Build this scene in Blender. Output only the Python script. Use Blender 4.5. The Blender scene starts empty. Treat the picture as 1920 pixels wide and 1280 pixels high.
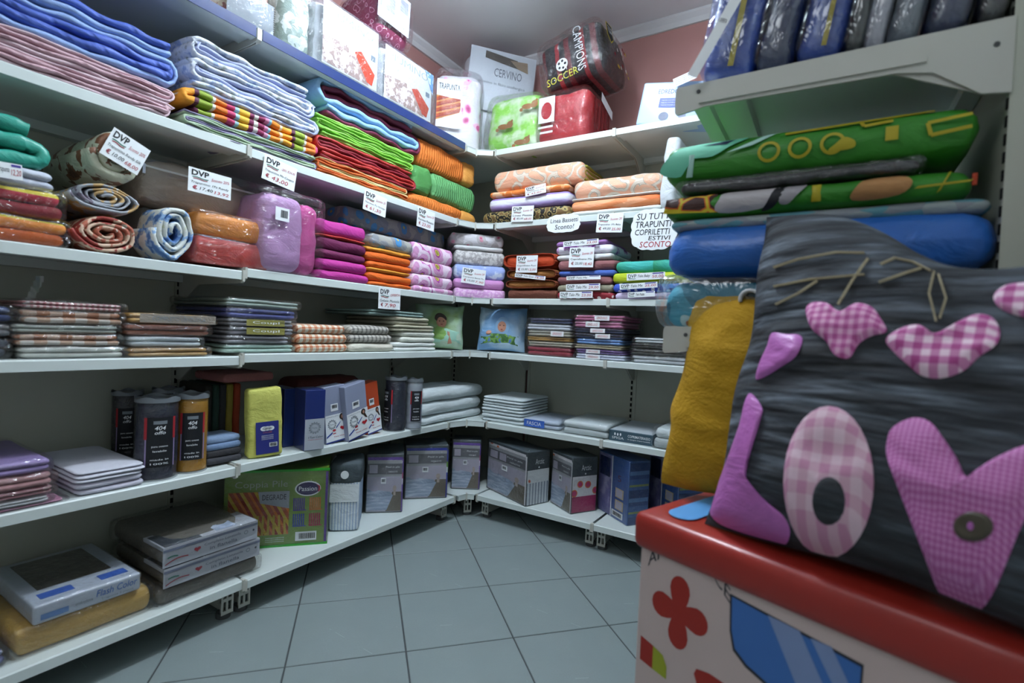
import bpy, math, random
import numpy as np
from mathutils import Vector, Matrix, noise
random.seed(7); noise.seed_set(11)
R = math.radians
SC = bpy.context.scene
COL = SC.collection

# ---------------------------------------------------------------- camera
F_PX, YAW, PITCH, ROLL = 957.85, 0.5536, -0.0198, 0.046
CAM = np.array([1.4816, -2.0093, 0.8841])
_d = np.array([-math.sin(YAW)*math.cos(PITCH), math.cos(YAW)*math.cos(PITCH), math.sin(PITCH)])
_r = np.cross(_d, [0, 0, 1]); _r /= np.linalg.norm(_r); _u = np.cross(_r, _d)
_r, _u = _r*math.cos(ROLL)+_u*math.sin(ROLL), -_r*math.sin(ROLL)+_u*math.cos(ROLL)
cd = bpy.data.cameras.new('camera'); cam = bpy.data.objects.new('camera', cd); COL.objects.link(cam)
cd.sensor_width = 36.0; cd.lens = F_PX/1920*36.0; cd.clip_start = 0.02
cd.dof.use_dof = True; cd.dof.focus_distance = 1.95; cd.dof.aperture_fstop = 2.8
cam.matrix_world = Matrix(((_r[0], _u[0], -_d[0], CAM[0]), (_r[1], _u[1], -_d[1], CAM[1]), (_r[2], _u[2], -_d[2], CAM[2]), (0, 0, 0, 1)))
SC.camera = cam

# ---------------------------------------------------------------- world, light, exposure
w = bpy.data.worlds.new('world'); SC.world = w; w.use_nodes = True
w.node_tree.nodes['Background'].inputs[0].default_value = (0.75, 0.85, 1.0, 1)
w.node_tree.nodes['Background'].inputs[1].default_value = 0.05
SC.view_settings.view_transform = 'Standard'; SC.view_settings.look = 'None'
SC.view_settings.exposure = 0.68; SC.view_settings.gamma = 1.0
SC.view_settings.use_curve_mapping = False
TUBE_W, SHOP_W, TUBE_GLOW = 6.0, 5.5, 84.0
def area(name, loc, size, size_y, power, color, rot=(0, 0, 0)):
    l = bpy.data.lights.new(name, 'AREA'); l.shape = 'RECTANGLE'; l.size = size; l.size_y = size_y
    l.energy = power; l.color = color
    o = bpy.data.objects.new(name, l); COL.objects.link(o); o.location = loc; o.rotation_euler = rot
    return o
area('tube_light', (0.60, -0.78, 2.225), 0.10, 0.62, TUBE_W, (0.86, 0.95, 1.0), (0, R(0), 0))
area('shop_light', (0.9, -2.45, 2.3), 0.5, 0.9, SHOP_W, (0.86, 0.93, 1.0))

# ---------------------------------------------------------------- helpers: picture point -> place on a known plane
def on(a, b, ax, val):
    v = _d + (a-960)/F_PX*_r + (640-b)/F_PX*_u
    t = (val-CAM[ax])/v[ax]
    return CAM+t*v

# ---------------------------------------------------------------- helpers: materials
MATS = {}
def lin(c):
    if isinstance(c, str):
        c = tuple(int(c[i:i+2], 16)/255 for i in (0, 2, 4))
    return tuple((x/12.92 if x <= 0.04045 else ((x+0.055)/1.055)**2.4) for x in c)
class NT:
    def __init__(s, name):
        s.m = bpy.data.materials.new(name); s.m.use_nodes = True; s.t = s.m.node_tree
        s.b = s.t.nodes['Principled BSDF']; s.o = s.t.nodes['Material Output']; s._c = None
    def n(s, typ, **kw):
        x = s.t.nodes.new(typ)
        for k, v in kw.items(): setattr(x, k, v)
        return x
    def l(s, a, b): s.t.links.new(a, b)
    def co(s):
        if s._c is None: s._c = s.n('ShaderNodeTexCoord').outputs['Object']
        return s._c
    def math(s, op, a, b=None):
        x = s.n('ShaderNodeMath', operation=op)
        for i, v in enumerate((a, b)):
            if v is None: continue
            if isinstance(v, (int, float)): x.inputs[i].default_value = v
            else: s.l(v, x.inputs[i])
        return x.outputs[0]
    def ramp(s, fac, stops, interp='LINEAR'):
        x = s.n('ShaderNodeValToRGB'); cr = x.color_ramp; cr.interpolation = interp
        while len(cr.elements) < len(stops): cr.elements.new(0.5)
        for e, (p, c) in zip(cr.elements, stops): e.position = p; e.color = (*lin(c), 1)
        s.l(fac, x.inputs[0]); return x.outputs[0]
    def map(s, scale=(1, 1, 1), rot=(0, 0, 0), loc=(0, 0, 0)):
        x = s.n('ShaderNodeMapping'); s.l(s.co(), x.inputs[0])
        x.inputs['Scale'].default_value = scale; x.inputs['Rotation'].default_value = rot; x.inputs['Location'].default_value = loc
        return x.outputs[0]
    def noise(s, scale, detail=3, rough=.5, dist=0, vec=None):
        x = s.n('ShaderNodeTexNoise'); s.l(vec or s.co(), x.inputs['Vector'])
        x.inputs['Scale'].default_value = scale; x.inputs['Detail'].default_value = detail
        x.inputs['Roughness'].default_value = rough; x.inputs['Distortion'].default_value = dist
        return x.outputs[0]
    def voro(s, scale, feature='F1', out='Distance', vec=None, rnd=1.0):
        x = s.n('ShaderNodeTexVoronoi', feature=feature); s.l(vec or s.co(), x.inputs['Vector'])
        x.inputs['Scale'].default_value = scale; x.inputs['Randomness'].default_value = rnd
        return x.outputs[out]
    def bump(s, h, strength=.3, dist=.002):
        x = s.n('ShaderNodeBump'); x.inputs['Strength'].default_value = strength; x.inputs['Distance'].default_value = dist
        s.l(h, x.inputs['Height'])
        if s.b.inputs['Normal'].is_linked: s.l(s.b.inputs['Normal'].links[0].from_socket, x.inputs['Normal'])
        s.l(x.outputs[0], s.b.inputs['Normal'])
    def mix(s, fac, a, b, mode='MIX'):
        x = s.n('ShaderNodeMix', data_type='RGBA', blend_type=mode)
        for sk, v in ((x.inputs[0], fac), (x.inputs[6], a), (x.inputs[7], b)):
            if isinstance(v, (int, float)): sk.default_value = v
            elif isinstance(v, (str, tuple)): sk.default_value = (*lin(v), 1)
            else: s.l(v, sk)
        return x.outputs[2]

def plain(name, c, rough=.75, bump=.25, bscale=90, coat=0, metal=0, vary=.10, spec=.4, quilt=0, ribs=0):
    """solid colour: slight tone variation, weave/wrinkle relief, optional quilting lines"""
    if name in MATS: return MATS[name]
    t = NT(name); b = t.b
    b.inputs['Roughness'].default_value = rough; b.inputs['Metallic'].default_value = metal
    b.inputs['Specular IOR Level'].default_value = spec; b.inputs['Coat Weight'].default_value = coat; b.inputs['Coat Roughness'].default_value = .12
    if vary:
        nz = t.noise(9, 3)
        k = tuple(max(0, x*(1-vary)) for x in lin(c)); 
        x = t.n('ShaderNodeMix', data_type='RGBA'); t.l(nz, x.inputs[0])
        x.inputs[6].default_value = (*k, 1); x.inputs[7].default_value = (*[min(1, v*(1+vary)) for v in lin(c)], 1)
        t.l(x.outputs[2], b.inputs['Base Color'])
    else: b.inputs['Base Color'].default_value = (*lin(c), 1)
    if bump: t.bump(t.noise(bscale, 4), bump, .003)
    if bump >= .2: t.bump(t.noise(13, 5, .6, 1.0, t.map((.8, 1, 1.6))), .55, .012)
    if ribs:
        wv = t.n('ShaderNodeTexWave', bands_direction='X'); t.l(t.co(), wv.inputs['Vector']); wv.inputs['Scale'].default_value = ribs; wv.inputs['Distortion'].default_value = 5; wv.inputs['Detail'].default_value = 3; wv.inputs['Detail Scale'].default_value = .6
        t.bump(wv.outputs[1], .6, .004)
    if quilt:
        wv = t.n('ShaderNodeTexWave', bands_direction='DIAGONAL'); t.l(t.map((1, .3, 1)), wv.inputs['Vector'])
        wv.inputs['Scale'].default_value = quilt; wv.inputs['Distortion'].default_value = .6
        t.bump(t.ramp(wv.outputs[1], ((0, '000000'), (.15, 'ffffff'))), .5, .004)
    MATS[name] = t.m; return t.m

def pat(name, src, stops, scale=20, interp='CONSTANT', rough=.7, stretch=(1, 1, 1), dist=0.0, bump=.2, bscale=80, coat=0, rnd=1.0, rot=(0, 0, 0), detail=2):
    """patterned cloth / print: a scalar field through a colour ramp"""
    if name in MATS: return MATS[name]
    t = NT(name); b = t.b
    b.inputs['Roughness'].default_value = rough; b.inputs['Coat Weight'].default_value = coat; b.inputs['Coat Roughness'].default_value = .12
    v = t.map(stretch, rot)
    if dist:
        nz = t.n('ShaderNodeTexNoise'); t.l(v, nz.inputs['Vector']); nz.inputs['Scale'].default_value = scale*.6
        mx = t.n('ShaderNodeMix', data_type='RGBA', blend_type='ADD'); mx.inputs[0].default_value = dist/scale
        t.l(v, mx.inputs[6]); t.l(nz.outputs[1], mx.inputs[7]); v = mx.outputs[2]
    if src == 'noise': f = t.noise(scale, detail, .55, 0, v)
    elif src == 'voro': f = t.voro(scale, 'F1', 'Distance', v, rnd)
    elif src == 'edge': f = t.voro(scale, 'DISTANCE_TO_EDGE', 'Distance', v, rnd)
    elif src == 'cell':
        sp = t.n('ShaderNodeSeparateColor'); t.l(t.voro(scale, 'F1', 'Color', v, rnd), sp.inputs[0]); f = sp.outputs[0]
    else:
        sp = t.n('ShaderNodeSeparateXYZ'); t.l(v, sp.inputs[0]); ax = {'x': 0, 'y': 1, 'z': 2}[src[-1]]
        f = t.math('FRACT', t.math('MULTIPLY', t.math('ADD', sp.outputs[ax], 10.0), scale))
    t.l(t.ramp(f, stops, interp), b.inputs['Base Color'])
    if bump: t.bump(t.noise(bscale, 4), bump, .003); t.bump(t.noise(13, 5, .6, 1.0, t.map((.8, 1, 1.6))), .55, .012)
    MATS[name] = t.m; return t.m

def gingham(name, a, c, scale=20, mid=None, rough=.7, coat=0, bands=(.5, .5)):
    """woven check: two crossed stripe sets"""
    if name in MATS: return MATS[name]
    t = NT(name); b = t.b; b.inputs['Roughness'].default_value = rough; b.inputs['Coat Weight'].default_value = coat
    sp = t.n('ShaderNodeSeparateXYZ'); t.l(t.co(), sp.inputs[0])
    def st(ax, th): return t.math('GREATER_THAN', t.math('FRACT', t.math('MULTIPLY', t.math('ADD', ax, 10.0), scale)), th)
    yz = t.math('ADD', sp.outputs[1], sp.outputs[2])
    f = t.math('MULTIPLY', t.math('ADD', st(sp.outputs[0], bands[0]), st(yz, bands[1])), .5)
    t.l(t.ramp(f, ((0, a), (.4, mid or c), (.9, c)), 'CONSTANT'), b.inputs['Base Color'])
    t.bump(t.noise(90, 4), .2, .003)
    MATS[name] = t.m; return t.m

def film(name='clear_film', tint='ffffff', gl=.22, rough=.08, crink=34):
    """thin clear plastic: see-through with crinkled gloss"""
    if name in MATS: return MATS[name]
    t = NT(name); t.t.nodes.remove(t.b)
    tr = t.n('ShaderNodeBsdfTransparent'); tr.inputs[0].default_value = (*lin(tint), 1)
    g = t.n('ShaderNodeBsdfGlossy'); g.inputs['Roughness'].default_value = rough; g.inputs[0].default_value = (1, 1, 1, 1)
    bp = t.n('ShaderNodeBump'); bp.inputs['Strength'].default_value = .9; bp.inputs['Distance'].default_value = .013
    nz = t.noise(crink, 3, .6, 1.2); t.l(nz, bp.inputs['Height']); t.l(bp.outputs[0], g.inputs['Normal'])
    fr = t.n('ShaderNodeFresnel'); fr.inputs[0].default_value = 1.45; t.l(bp.outputs[0], fr.inputs['Normal'])
    f = t.math('ADD', t.math('MULTIPLY', fr.outputs[0], .45), gl*.22)
    mx = t.n('ShaderNodeMixShader'); t.l(f, mx.inputs[0]); t.l(tr.outputs[0], mx.inputs[1]); t.l(g.outputs[0], mx.inputs[2])
    t.l(mx.outputs[0], t.o.inputs[0])
    MATS[name] = t.m; return t.m

def emis(name, c, s):
    t = NT(name); t.b.inputs['Emission Color'].default_value = (*lin(c), 1); t.b.inputs['Emission Strength'].default_value = s
    t.b.inputs['Base Color'].default_value = (*lin(c), 1); MATS[name] = t.m; return t.m

# ---------------------------------------------------------------- helpers: meshes
def mesh(name, vs, fs, smooth=False):
    m = bpy.data.meshes.new(name); m.from_pydata([tuple(map(float, v)) for v in vs], [], fs); m.validate(); m.update()
    if smooth: m.polygons.foreach_set('use_smooth', [True]*len(m.polygons))
    return m
class G:
    """collects shapes for one mesh"""
    def __init__(s): s.v = []; s.f = []; s.sm = []
    def add(s, vs, fs, smooth=False):
        k = len(s.v); s.v += [tuple(v) for v in vs]; s.f += [tuple(i+k for i in f) for f in fs]; s.sm += [smooth]*len(fs); return s
    def box(s, x0, y0, z0, x1, y1, z1):
        return s.add([(x0, y0, z0), (x1, y0, z0), (x1, y1, z0), (x0, y1, z0), (x0, y0, z1), (x1, y0, z1), (x1, y1, z1), (x0, y1, z1)],
                     [(0, 3, 2, 1), (4, 5, 6, 7), (0, 1, 5, 4), (1, 2, 6, 5), (2, 3, 7, 6), (3, 0, 4, 7)])
    def prism(s, poly, z0, z1):
        n = len(poly)
        return s.add([(x, y, z0) for x, y in poly]+[(x, y, z1) for x, y in poly],
                     [tuple(range(n))[::-1], tuple(range(n, 2*n))]+[(i, (i+1) % n, n+(i+1) % n, n+i) for i in range(n)])
    def extr(s, poly, a, b, ax):
        """polygon in the plane normal to axis ax ('x': (y,z) pairs, 'y': (x,z) pairs), swept a..b"""
        n = len(poly)
        P = (lambda p, t: (t, p[0], p[1])) if ax == 'x' else (lambda p, t: (p[0], t, p[1]))
        return s.add([P(p, a) for p in poly]+[P(p, b) for p in poly],
                     [tuple(range(n)), tuple(range(n, 2*n))[::-1]]+[(i, n+i, n+(i+1) % n, (i+1) % n) for i in range(n)])
    def cyl(s, cx, cy, z0, z1, r, n=24, r1=None, smooth=True, ry=None):
        r1 = r if r1 is None else r1; k = (ry or r)/r
        a = [(math.cos(2*math.pi*i/n), math.sin(2*math.pi*i/n)) for i in range(n)]
        s.add([(cx+r*c, cy+k*r*q, z0) for c, q in a]+[(cx+r1*c, cy+k*r1*q, z1) for c, q in a], [(i, (i+1) % n, n+(i+1) % n, n+i) for i in range(n)], smooth)
        s.add([(cx+r*c, cy+k*r*q, z0) for c, q in a], [tuple(range(n))[::-1]]); s.add([(cx+r1*c, cy+k*r1*q, z1) for c, q in a], [tuple(range(n))])
        return s
    def mesh(s, name):
        m = bpy.data.meshes.new(name); m.from_pydata([tuple(map(float, v)) for v in s.v], [], s.f); m.update()
        m.polygons.foreach_set('use_smooth', s.sm); return m

def obj(name, me, mat=None, parent=None, loc=None, rot=None):
    o = bpy.data.objects.new(name, me); COL.objects.link(o)
    if mat is not None and not me.materials: me.materials.append(mat)
    if parent is not None: o.parent = parent
    if loc is not None: o.location = loc
    if rot is not None: o.rotation_euler = rot
    return o
def tag(o, label, cat, group=None):
    o['label'] = label; o['category'] = cat
    if group: o['group'] = group
    return o
def root(name, label, cat, group=None):
    o = bpy.data.objects.new(name, None); COL.objects.link(o); o.empty_display_size = .05
    return tag(o, label, cat, group)
def struct(name, me, mat, parent=None):
    o = obj(name, me, mat, parent)
    if parent is None: o['kind'] = 'structure'
    return o

def rbox(w, d, h, r=.01, n=(8, 6, 2), bulge=0, wob=0, seed=0, rz=None, sag=0, fr=4):
    """soft box: x -w/2..w/2, y 0..d (front at 0), z 0..h; edges rounded r (rz in height), top bulged, surface wobbled"""
    hx, hy, hz = w/2, d/2, h/2; rx = min(r, hx*.98, hy*.98); rzz = min(rz if rz is not None else r, hz*.999)
    def ax(hh, rr, k):
        e = [hh-rr*(1-math.cos(i*math.pi/6)) if False else hh-rr+rr*math.sin(i*math.pi/6) for i in (3, 2, 1)]
        inn = list(np.linspace(-(hh-rr), hh-rr, k+1))
        return [-hh]+[-x for x in e[1:]][0:2]+inn+[x for x in e[1:]][::-1]+[hh]
    X, Y, Z = ax(hx, rx, n[0]), ax(hy, rx, n[1]), ax(hz, rzz, n[2])
    nx, ny, nz = len(X)-1, len(Y)-1, len(Z)-1
    idx = {}; vs = []; fs = []
    sd = Vector((seed*3.7, seed*1.9, seed*5.3))
    def V(i, j, k):
        key = (i, j, k)
        if key in idx: return idx[key]
        p = [X[i], Y[j], Z[k]]; inner = [max(-(hx-rx), min(hx-rx, p[0])), max(-(hy-rx), min(hy-rx, p[1])), max(-(hz-rzz), min(hz-rzz, p[2]))]
        q = [(p[0]-inner[0])/rx, (p[1]-inner[1])/rx, (p[2]-inner[2])/rzz]
        L = math.sqrt(q[0]**2+q[1]**2+q[2]**2)
        if L > 1e-9:
            s = max(abs(t) for t in q)/L
            q = [t*s for t in q]
        p = [inner[0]+q[0]*rx, inner[1]+q[1]*rx, inner[2]+q[2]*rzz]
        if bulge:
            b = (1-(p[0]/hx)**2)*(1-(p[1]/hy)**2)
            p[2] += bulge*b*(1 if p[2] > 0 else -.0)
            p[1] += -.5*bulge*(1-(p[0]/hx)**2)*(1-(p[2]/max(hz, 1e-6))**2)*(1 if p[1] < 0 else 0) if abs(p[2]) <= hz else 0
        if wob:
            nv = noise.noise_vector(Vector((p[0]*fr, p[1]*fr, p[2]*fr*2.2))*3+sd)
            n2 = noise.noise_vector(Vector((p[0]*fr, p[1]*fr, p[2]*fr*2))*8+sd)
            k0 = 1 if p[2] > -hz*.8 else .25
            p[0] += wob*(nv[0]*.9+.35*n2[0]); p[1] += wob*(nv[1]+.5*n2[1]); p[2] += wob*(nv[2]*.8+.4*n2[2])*k0
        if sag: p[2] -= sag*(p[0]/hx)**2
        idx[key] = len(vs); vs.append((p[0], p[1]+hy, p[2]+hz)); return idx[key]
    for k, rev in ((0, True), (nz, False)):
        for i in range(nx):
            for j in range(ny):
                f = (V(i, j, k), V(i+1, j, k), V(i+1, j+1, k), V(i, j+1, k)); fs.append(f[::-1] if rev else f)
    for j, rev in ((0, False), (ny, True)):
        for i in range(nx):
            for k in range(nz):
                f = (V(i, j, k), V(i+1, j, k), V(i+1, j, k+1), V(i, j, k+1)); fs.append(f[::-1] if rev else f)
    for i, rev in ((0, True), (nx, False)):
        for j in range(ny):
            for k in range(nz):
                f = (V(i, j, k), V(i, j+1, k), V(i, j+1, k+1), V(i, j, k+1)); fs.append(f[::-1] if rev else f)
    return vs, fs

def ribbon(path, th, depth, wob=.003, seed=0, slices=6, taper=.5):
    """a thick cloth strip following path (x,z points) swept 0..depth in y; puffy front edge"""
    n = len(path); P = np.array(path, float)
    tg = np.gradient(P, axis=0); tg /= np.linalg.norm(tg, axis=1)[:, None]+1e-9
    nm = np.stack([-tg[:, 1], tg[:, 0]], 1)
    ys = [0.0, .006, .018]+list(np.linspace(.05, depth, slices)); ks = [taper, .82, .97]+[1]*slices
    vs = []; fs = []
    for y, k in zip(ys, ks):
        for sg in (1, -1):
            for i in range(n):
                p = P[i]+nm[i]*sg*th/2*k*(1+.28*noise.noise(Vector((P[i][0]*17+seed, y*7, i*.05))))
                nv = noise.noise_vector(Vector((p[0]*9+seed*7.1, y*6, i*.11+sg*.2+seed)))
                dy = wob*2.2*noise.noise(Vector((p[0]*16, p[1]*30+seed*3, seed)))
                n3 = noise.noise(Vector((p[0]*38+seed, y*14, p[1]*60)))
                vs.append((p[0]+nv[0]*wob*.8, y+(dy if y < .03 else 0), p[1]+nv[2]*wob+n3*wob*.35))
    m = len(ys); st = 2*n
    for s in range(m-1):
        for i in range(n-1):
            a = s*st+i; fs.append((a, a+1, a+1+st, a+st))
            b = s*st+n+i; fs.append((b+1, b, b+st, b+1+st))
        for i in (0, n-1):
            a = s*st+i; b = s*st+n+i
            fs.append((a, a+st, b+st, b) if i == 0 else (b, b+st, a+st, a))
    for i in range(n-1):
        fs.append((i, n+i, n+i+1, i+1)); e = (m-1)*st; fs.append((e+i+1, e+n+i+1, e+n+i, e+i))
    return vs, fs

def serp(w, h, n, jit=.012, seed=0, res=10, flip=False):
    """folded-cloth path: n layers joined by round folds at alternating ends"""
    rg = random.Random(seed); t = h/n; pts = []
    x0, x1 = -w/2, w/2
    for k in range(n):
        z = t*(k+.5); a = x0+t*.5+rg.random()*jit; b = x1-t*.5-rg.random()*jit
        xs = np.linspace(a, b, res); 
        if k % 2: xs = xs[::-1]
        pts += [(x, z+.07*t*math.sin(x*23+k*2+seed)+.06*t*math.sin(x*61+k*5+seed)) for x in xs]
        if k < n-1:
            c = xs[-1]; sg = 1 if k % 2 == 0 else -1
            pts += [(c+sg*t*.5*math.sin(q), z+t*.5-t*.5*math.cos(q)) for q in (R(30), R(60), R(90), R(120), R(150))]
    if flip: pts = [(-x, z) for x, z in pts]
    return pts, t
def wrap(w, h, n, seed=0, res=12):
    """quilt folded in on itself: spiral of flattened turns, outermost turn full size"""
    t = h/(2*n); pts = []
    for k in range(n):
        hh = h/2-t*(k+.5); ww = w/2-t*(k+.5)
        hh2 = h/2-t*(k+1.5)
        q = np.linspace(0, 2*math.pi, 28, endpoint=False)
        for a in q:
            f = a/(2*math.pi); H = hh-t*f; W = ww-t*f
            if H < t*.3: break
            c, s = math.cos(a+math.pi), math.sin(a+math.pi)
            L = max(0, W-H); x = (L if c > .02 else (-L if c < -.02 else 0))+H*c
            pts.append((L*max(-1, min(1, c*1.6))+H*c, h/2+H*s*(.96+.04*math.cos(a*3+seed))))
    return pts, t
def spiral(w, h, turns, seed=0):
    t = min(w, h)/(2*turns+.6); pts = []
    for i in range(int(turns*22)):
        a = i/22*2*math.pi; k = 1-i/(turns*22)*.86
        wb = 1+.04*math.sin(a*2.3+seed)+.03*math.sin(a*5+seed*2)
        pts.append(((w/2-t/2)*k*wb*math.cos(a+math.pi), h/2+(h/2-t/2)*k*wb*math.sin(a+math.pi)))
    return pts, t

_txt = {}
def text_mesh(s, shear=0.0, bold=0.0):
    key = (s, shear, bold)
    if key in _txt: return _txt[key]
    c = bpy.data.curves.new('lettering', 'FONT'); c.body = s; c.size = 1.0; c.shear = shear; c.offset = bold; c.resolution_u = 2; c.fill_mode = 'FRONT'
    o = bpy.data.objects.new('lettering', c); COL.objects.link(o)
    dg = bpy.context.evaluated_depsgraph_get(); dg.update()
    m = bpy.data.meshes.new_from_object(o.evaluated_get(dg))
    bpy.data.objects.remove(o); bpy.data.curves.remove(c)
    v = np.array([x.co[:2] for x in m.vertices]) if len(m.vertices) else np.zeros((1, 2))
    _txt[key] = (v, [tuple(p.vertices) for p in m.polygons]); bpy.data.meshes.remove(m)
    return _txt[key]
def put_text(g, s, x0, z0, x1, z1, y=-.0008, shear=0, bold=0.0, fit=True, tilt=0):
    """lettering fitted into the rectangle x0..x1, z0..z1 of the front face (y = just proud of it)"""
    v, f = text_mesh(s, shear, bold); lo, hi = v.min(0), v.max(0); sz = np.maximum(hi-lo, 1e-6)
    kx, kz = (x1-x0)/sz[0], (z1-z0)/sz[1]
    if not fit: kx = kz = min(kx, kz)
    q = (v-lo)*[kx, kz]
    g.add([(x0+a, y, z0+b+tilt*a) for a, b in q], f); return g
def rect(g, x0, z0, x1, z1, y=-.0005): return g.add([(x0, y, z0), (x1, y, z0), (x1, y, z1), (x0, y, z1)], [(0, 1, 2, 3)])
def poly(g, pts, y=-.0005): return g.add([(a, y, b) for a, b in pts], [tuple(range(len(pts)))])
def ell(g, cx, cz, rx, rz, y=-.0005, n=20): return poly(g, [(cx+rx*math.cos(2*math.pi*i/n), cz+rz*math.sin(2*math.pi*i/n)) for i in range(n)], y)
def ring(g, cx, cz, rx, rz, t, y=-.0006, n=20):
    a = [2*math.pi*i/n for i in range(n)]
    return g.add([(cx+rx*math.cos(q), y, cz+rz*math.sin(q)) for q in a]+[(cx+(rx-t)*math.cos(q), y, cz+(rz-t)*math.sin(q)) for q in a],
                 [(i, (i+1) % n, n+(i+1) % n, n+i) for i in range(n)])
def waveline(g, x0, x1, z, amp, th, y=-.0007, n=12, slope=0, cyc=1.0):
    for i in range(n):
        a, b = i/n, (i+1)/n
        za, zb = [z+slope*q+amp*math.sin(q*2*math.pi*cyc) for q in (a, b)]
        g.add([(x0+(x1-x0)*a, y, za), (x0+(x1-x0)*b, y, zb), (x0+(x1-x0)*b, y, zb+th), (x0+(x1-x0)*a, y, za+th)], [(0, 1, 2, 3)])
    return g
# ================================================================ STRUCTURE
XW, YW, XR, YF, ZC = -0.43, 0.43, 1.76, -3.0, 2.39
M_PINK = plain('salmon_wall_paint', 'bd8a84', .85, .15, 40, vary=.04)
M_CEIL = plain('ceiling_paint', 'e4e2e4', .9, .1, 40, vary=.03)
M_TRIM = plain('cornice_paint', 'd9d6d6', .8, .05, vary=.02)
M_GROUT = plain('grout', '4a4f50', .9, .2, vary=.1)
M_SHELF = plain('enamelled_shelf', 'd3dcd9', .38, 0, vary=.02, spec=.5)
M_CLIP = plain('shelf_bracket_enamel', 'bdbdb4', .5, 0, vary=.03)
M_PANEL = plain('back_panel_enamel', 'b6b8aa', .55, .03, 30, vary=.04)
M_HOLE = plain('slot_dark', '0b0b0b', .9, 0, vary=0)
M_STRIP = plain('blue_edge_strip', '27386a', .22, 0, vary=.03, spec=.6)
M_FOOT = plain('foot_rubber', '4d4f50', .7, 0, vary=0)
def tile_mat(k):
    t = NT('floor_tile'); b = t.b
    c = t.mix(t.noise(6, 5, .6), '7d8a8a', '8f9a99')
    t.l(t.mix(t.ramp(t.noise(260, 2), ((.42, '000000'), (.7, 'ffffff'))), c, '85908f'), b.inputs['Base Color'])
    # thin pale scratches / veins
    v = t.voro(3.1, 'DISTANCE_TO_EDGE', 'Distance', t.map((1, 1.6, 1), (0, 0, .6+k)))
    mk = t.math('MULTIPLY', t.math('LESS_THAN', v, .0022), t.math('GREATER_THAN', t.noise(9+k, 3), .60))
    t.l(t.mix(mk, b.inputs['Base Color'].links[0].from_socket, 'a9b3b4'), b.inputs['Base Color'])
    b.inputs['Roughness'].default_value = .42; b.inputs['Specular IOR Level'].default_value = .4
    t.bump(t.noise(60, 4), .12, .002); return t.m
TILEM = [tile_mat(k) for k in range(2)]
floor = struct('floor', G().box(XW, YF, -.02, XR, YW, -.002).mesh('floor'), M_GROUT)
floor['label'] = 'grey square floor tiles laid diagonally with dark joints'
def clip(pl, ax, val, keep_less):
    out = []
    for i in range(len(pl)):
        a, b = pl[i], pl[(i+1) % len(pl)]
        ia, ib = ((a[ax] <= val) == keep_less), ((b[ax] <= val) == keep_less)
        if ia: out.append(a)
        if ia != ib:
            t = (val-a[ax])/(b[ax]-a[ax]); out.append((a[0]+(b[0]-a[0])*t, a[1]+(b[1]-a[1])*t))
    return out
TS, TA = .3052, .837
e1 = np.array([math.cos(TA), math.sin(TA)]); e2 = np.array([math.sin(TA), -math.cos(TA)]); t0 = np.array([.3191, -.7660])
for i in range(-9, 12):
    for j in range(-9, 14):
        g = .0022; pl = [tuple(t0+TS*(i*e1+j*e2)+a*e1+b*e2) for a, b in ((g, g), (g, TS-g), (TS-g, TS-g), (TS-g, g))]
        for ax, v, k in ((0, XW, False), (0, XR, True), (1, YF, False), (1, YW, True)):
            pl = clip(pl, ax, v, k)
            if len(pl) < 3: break
        if len(pl) < 3: continue
        cx, cy = np.mean([p[0] for p in pl]), np.mean([p[1] for p in pl])
        if sum((pl[q][0]*pl[(q+1) % len(pl)][1]-pl[(q+1) % len(pl)][0]*pl[q][1]) for q in range(len(pl))) < 0: pl = pl[::-1]
        m = G(); n = len(pl); ins = [(cx+(x-cx)*.992, cy+(y-cy)*.992) for x, y in pl]
        m.add([(x-cx, y-cy, -.004) for x, y in pl]+[(x-cx, y-cy, -.0012) for x, y in pl]+[(x-cx, y-cy, 0) for x, y in ins],
              [(q, (q+1) % n, n+(q+1) % n, n+q) for q in range(n)]+[(n+q, n+(q+1) % n, 2*n+(q+1) % n, 2*n+q) for q in range(n)]+[tuple(range(2*n, 3*n))])
        obj('tile', m.mesh('tile'), TILEM[(i*3+j*5) % 2], floor, (cx, cy, 0))
def wall(name, x0, y0, x1, y1, z0, z1, mat, label):
    o = struct(name, G().box(x0, y0, z0, x1, y1, z1).mesh(name), mat); o['label'] = label; return o
wall('wall_left', XW-.1, YF, XW, YW+.1, 0, ZC, M_PINK, 'salmon pink wall behind the long shelving')
wall('wall_back', XW, YW, XR+.1, YW+.1, 0, ZC, M_PINK, 'salmon pink wall above the corner shelving')
M_PALE = plain('pale_wall_paint', 'd2d4cf', .85, .1, 40, vary=.03)
wall('wall_right', XR, YF, XR+.1, YW, 0, ZC, M_PALE, 'pale wall behind the short shelving')
wall('wall_front_bounce', XW-.1, YF-.1, XR+.1, YF, 0, ZC, M_PALE, 'added pale wall behind the viewer that keeps light in the room')  # unseen wall added to close the room and bounce light back
wall('ceiling', XW-.1, YF-.1, XR+.1, YW+.1, ZC, ZC+.1, M_CEIL, 'pale grey painted ceiling')
def cornice(name, ax, a, b, c, sg, label):
    p = [(c, ZC), (c, ZC-.05), (c+sg*.012, ZC-.05), (c+sg*.02, ZC-.03), (c+sg*.035, ZC-.012), (c+sg*.035, ZC)]
    o = struct(name, G().extr(p, a, b, ax).mesh(name), M_TRIM); o['label'] = label
# 'x' profile is (y,z) swept in x; 'y' profile is (x,z) swept in y
cornice('trim_1', 'y', YF, YW, XW, 1, 'white cornice strip along the long wall')
cornice('trim_2', 'x', XW, XR, YW, -1, 'white cornice strip along the far wall')
cornice('trim_3', 'y', YF, YW, XR, -1, 'white cornice strip above the short shelving')

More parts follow.
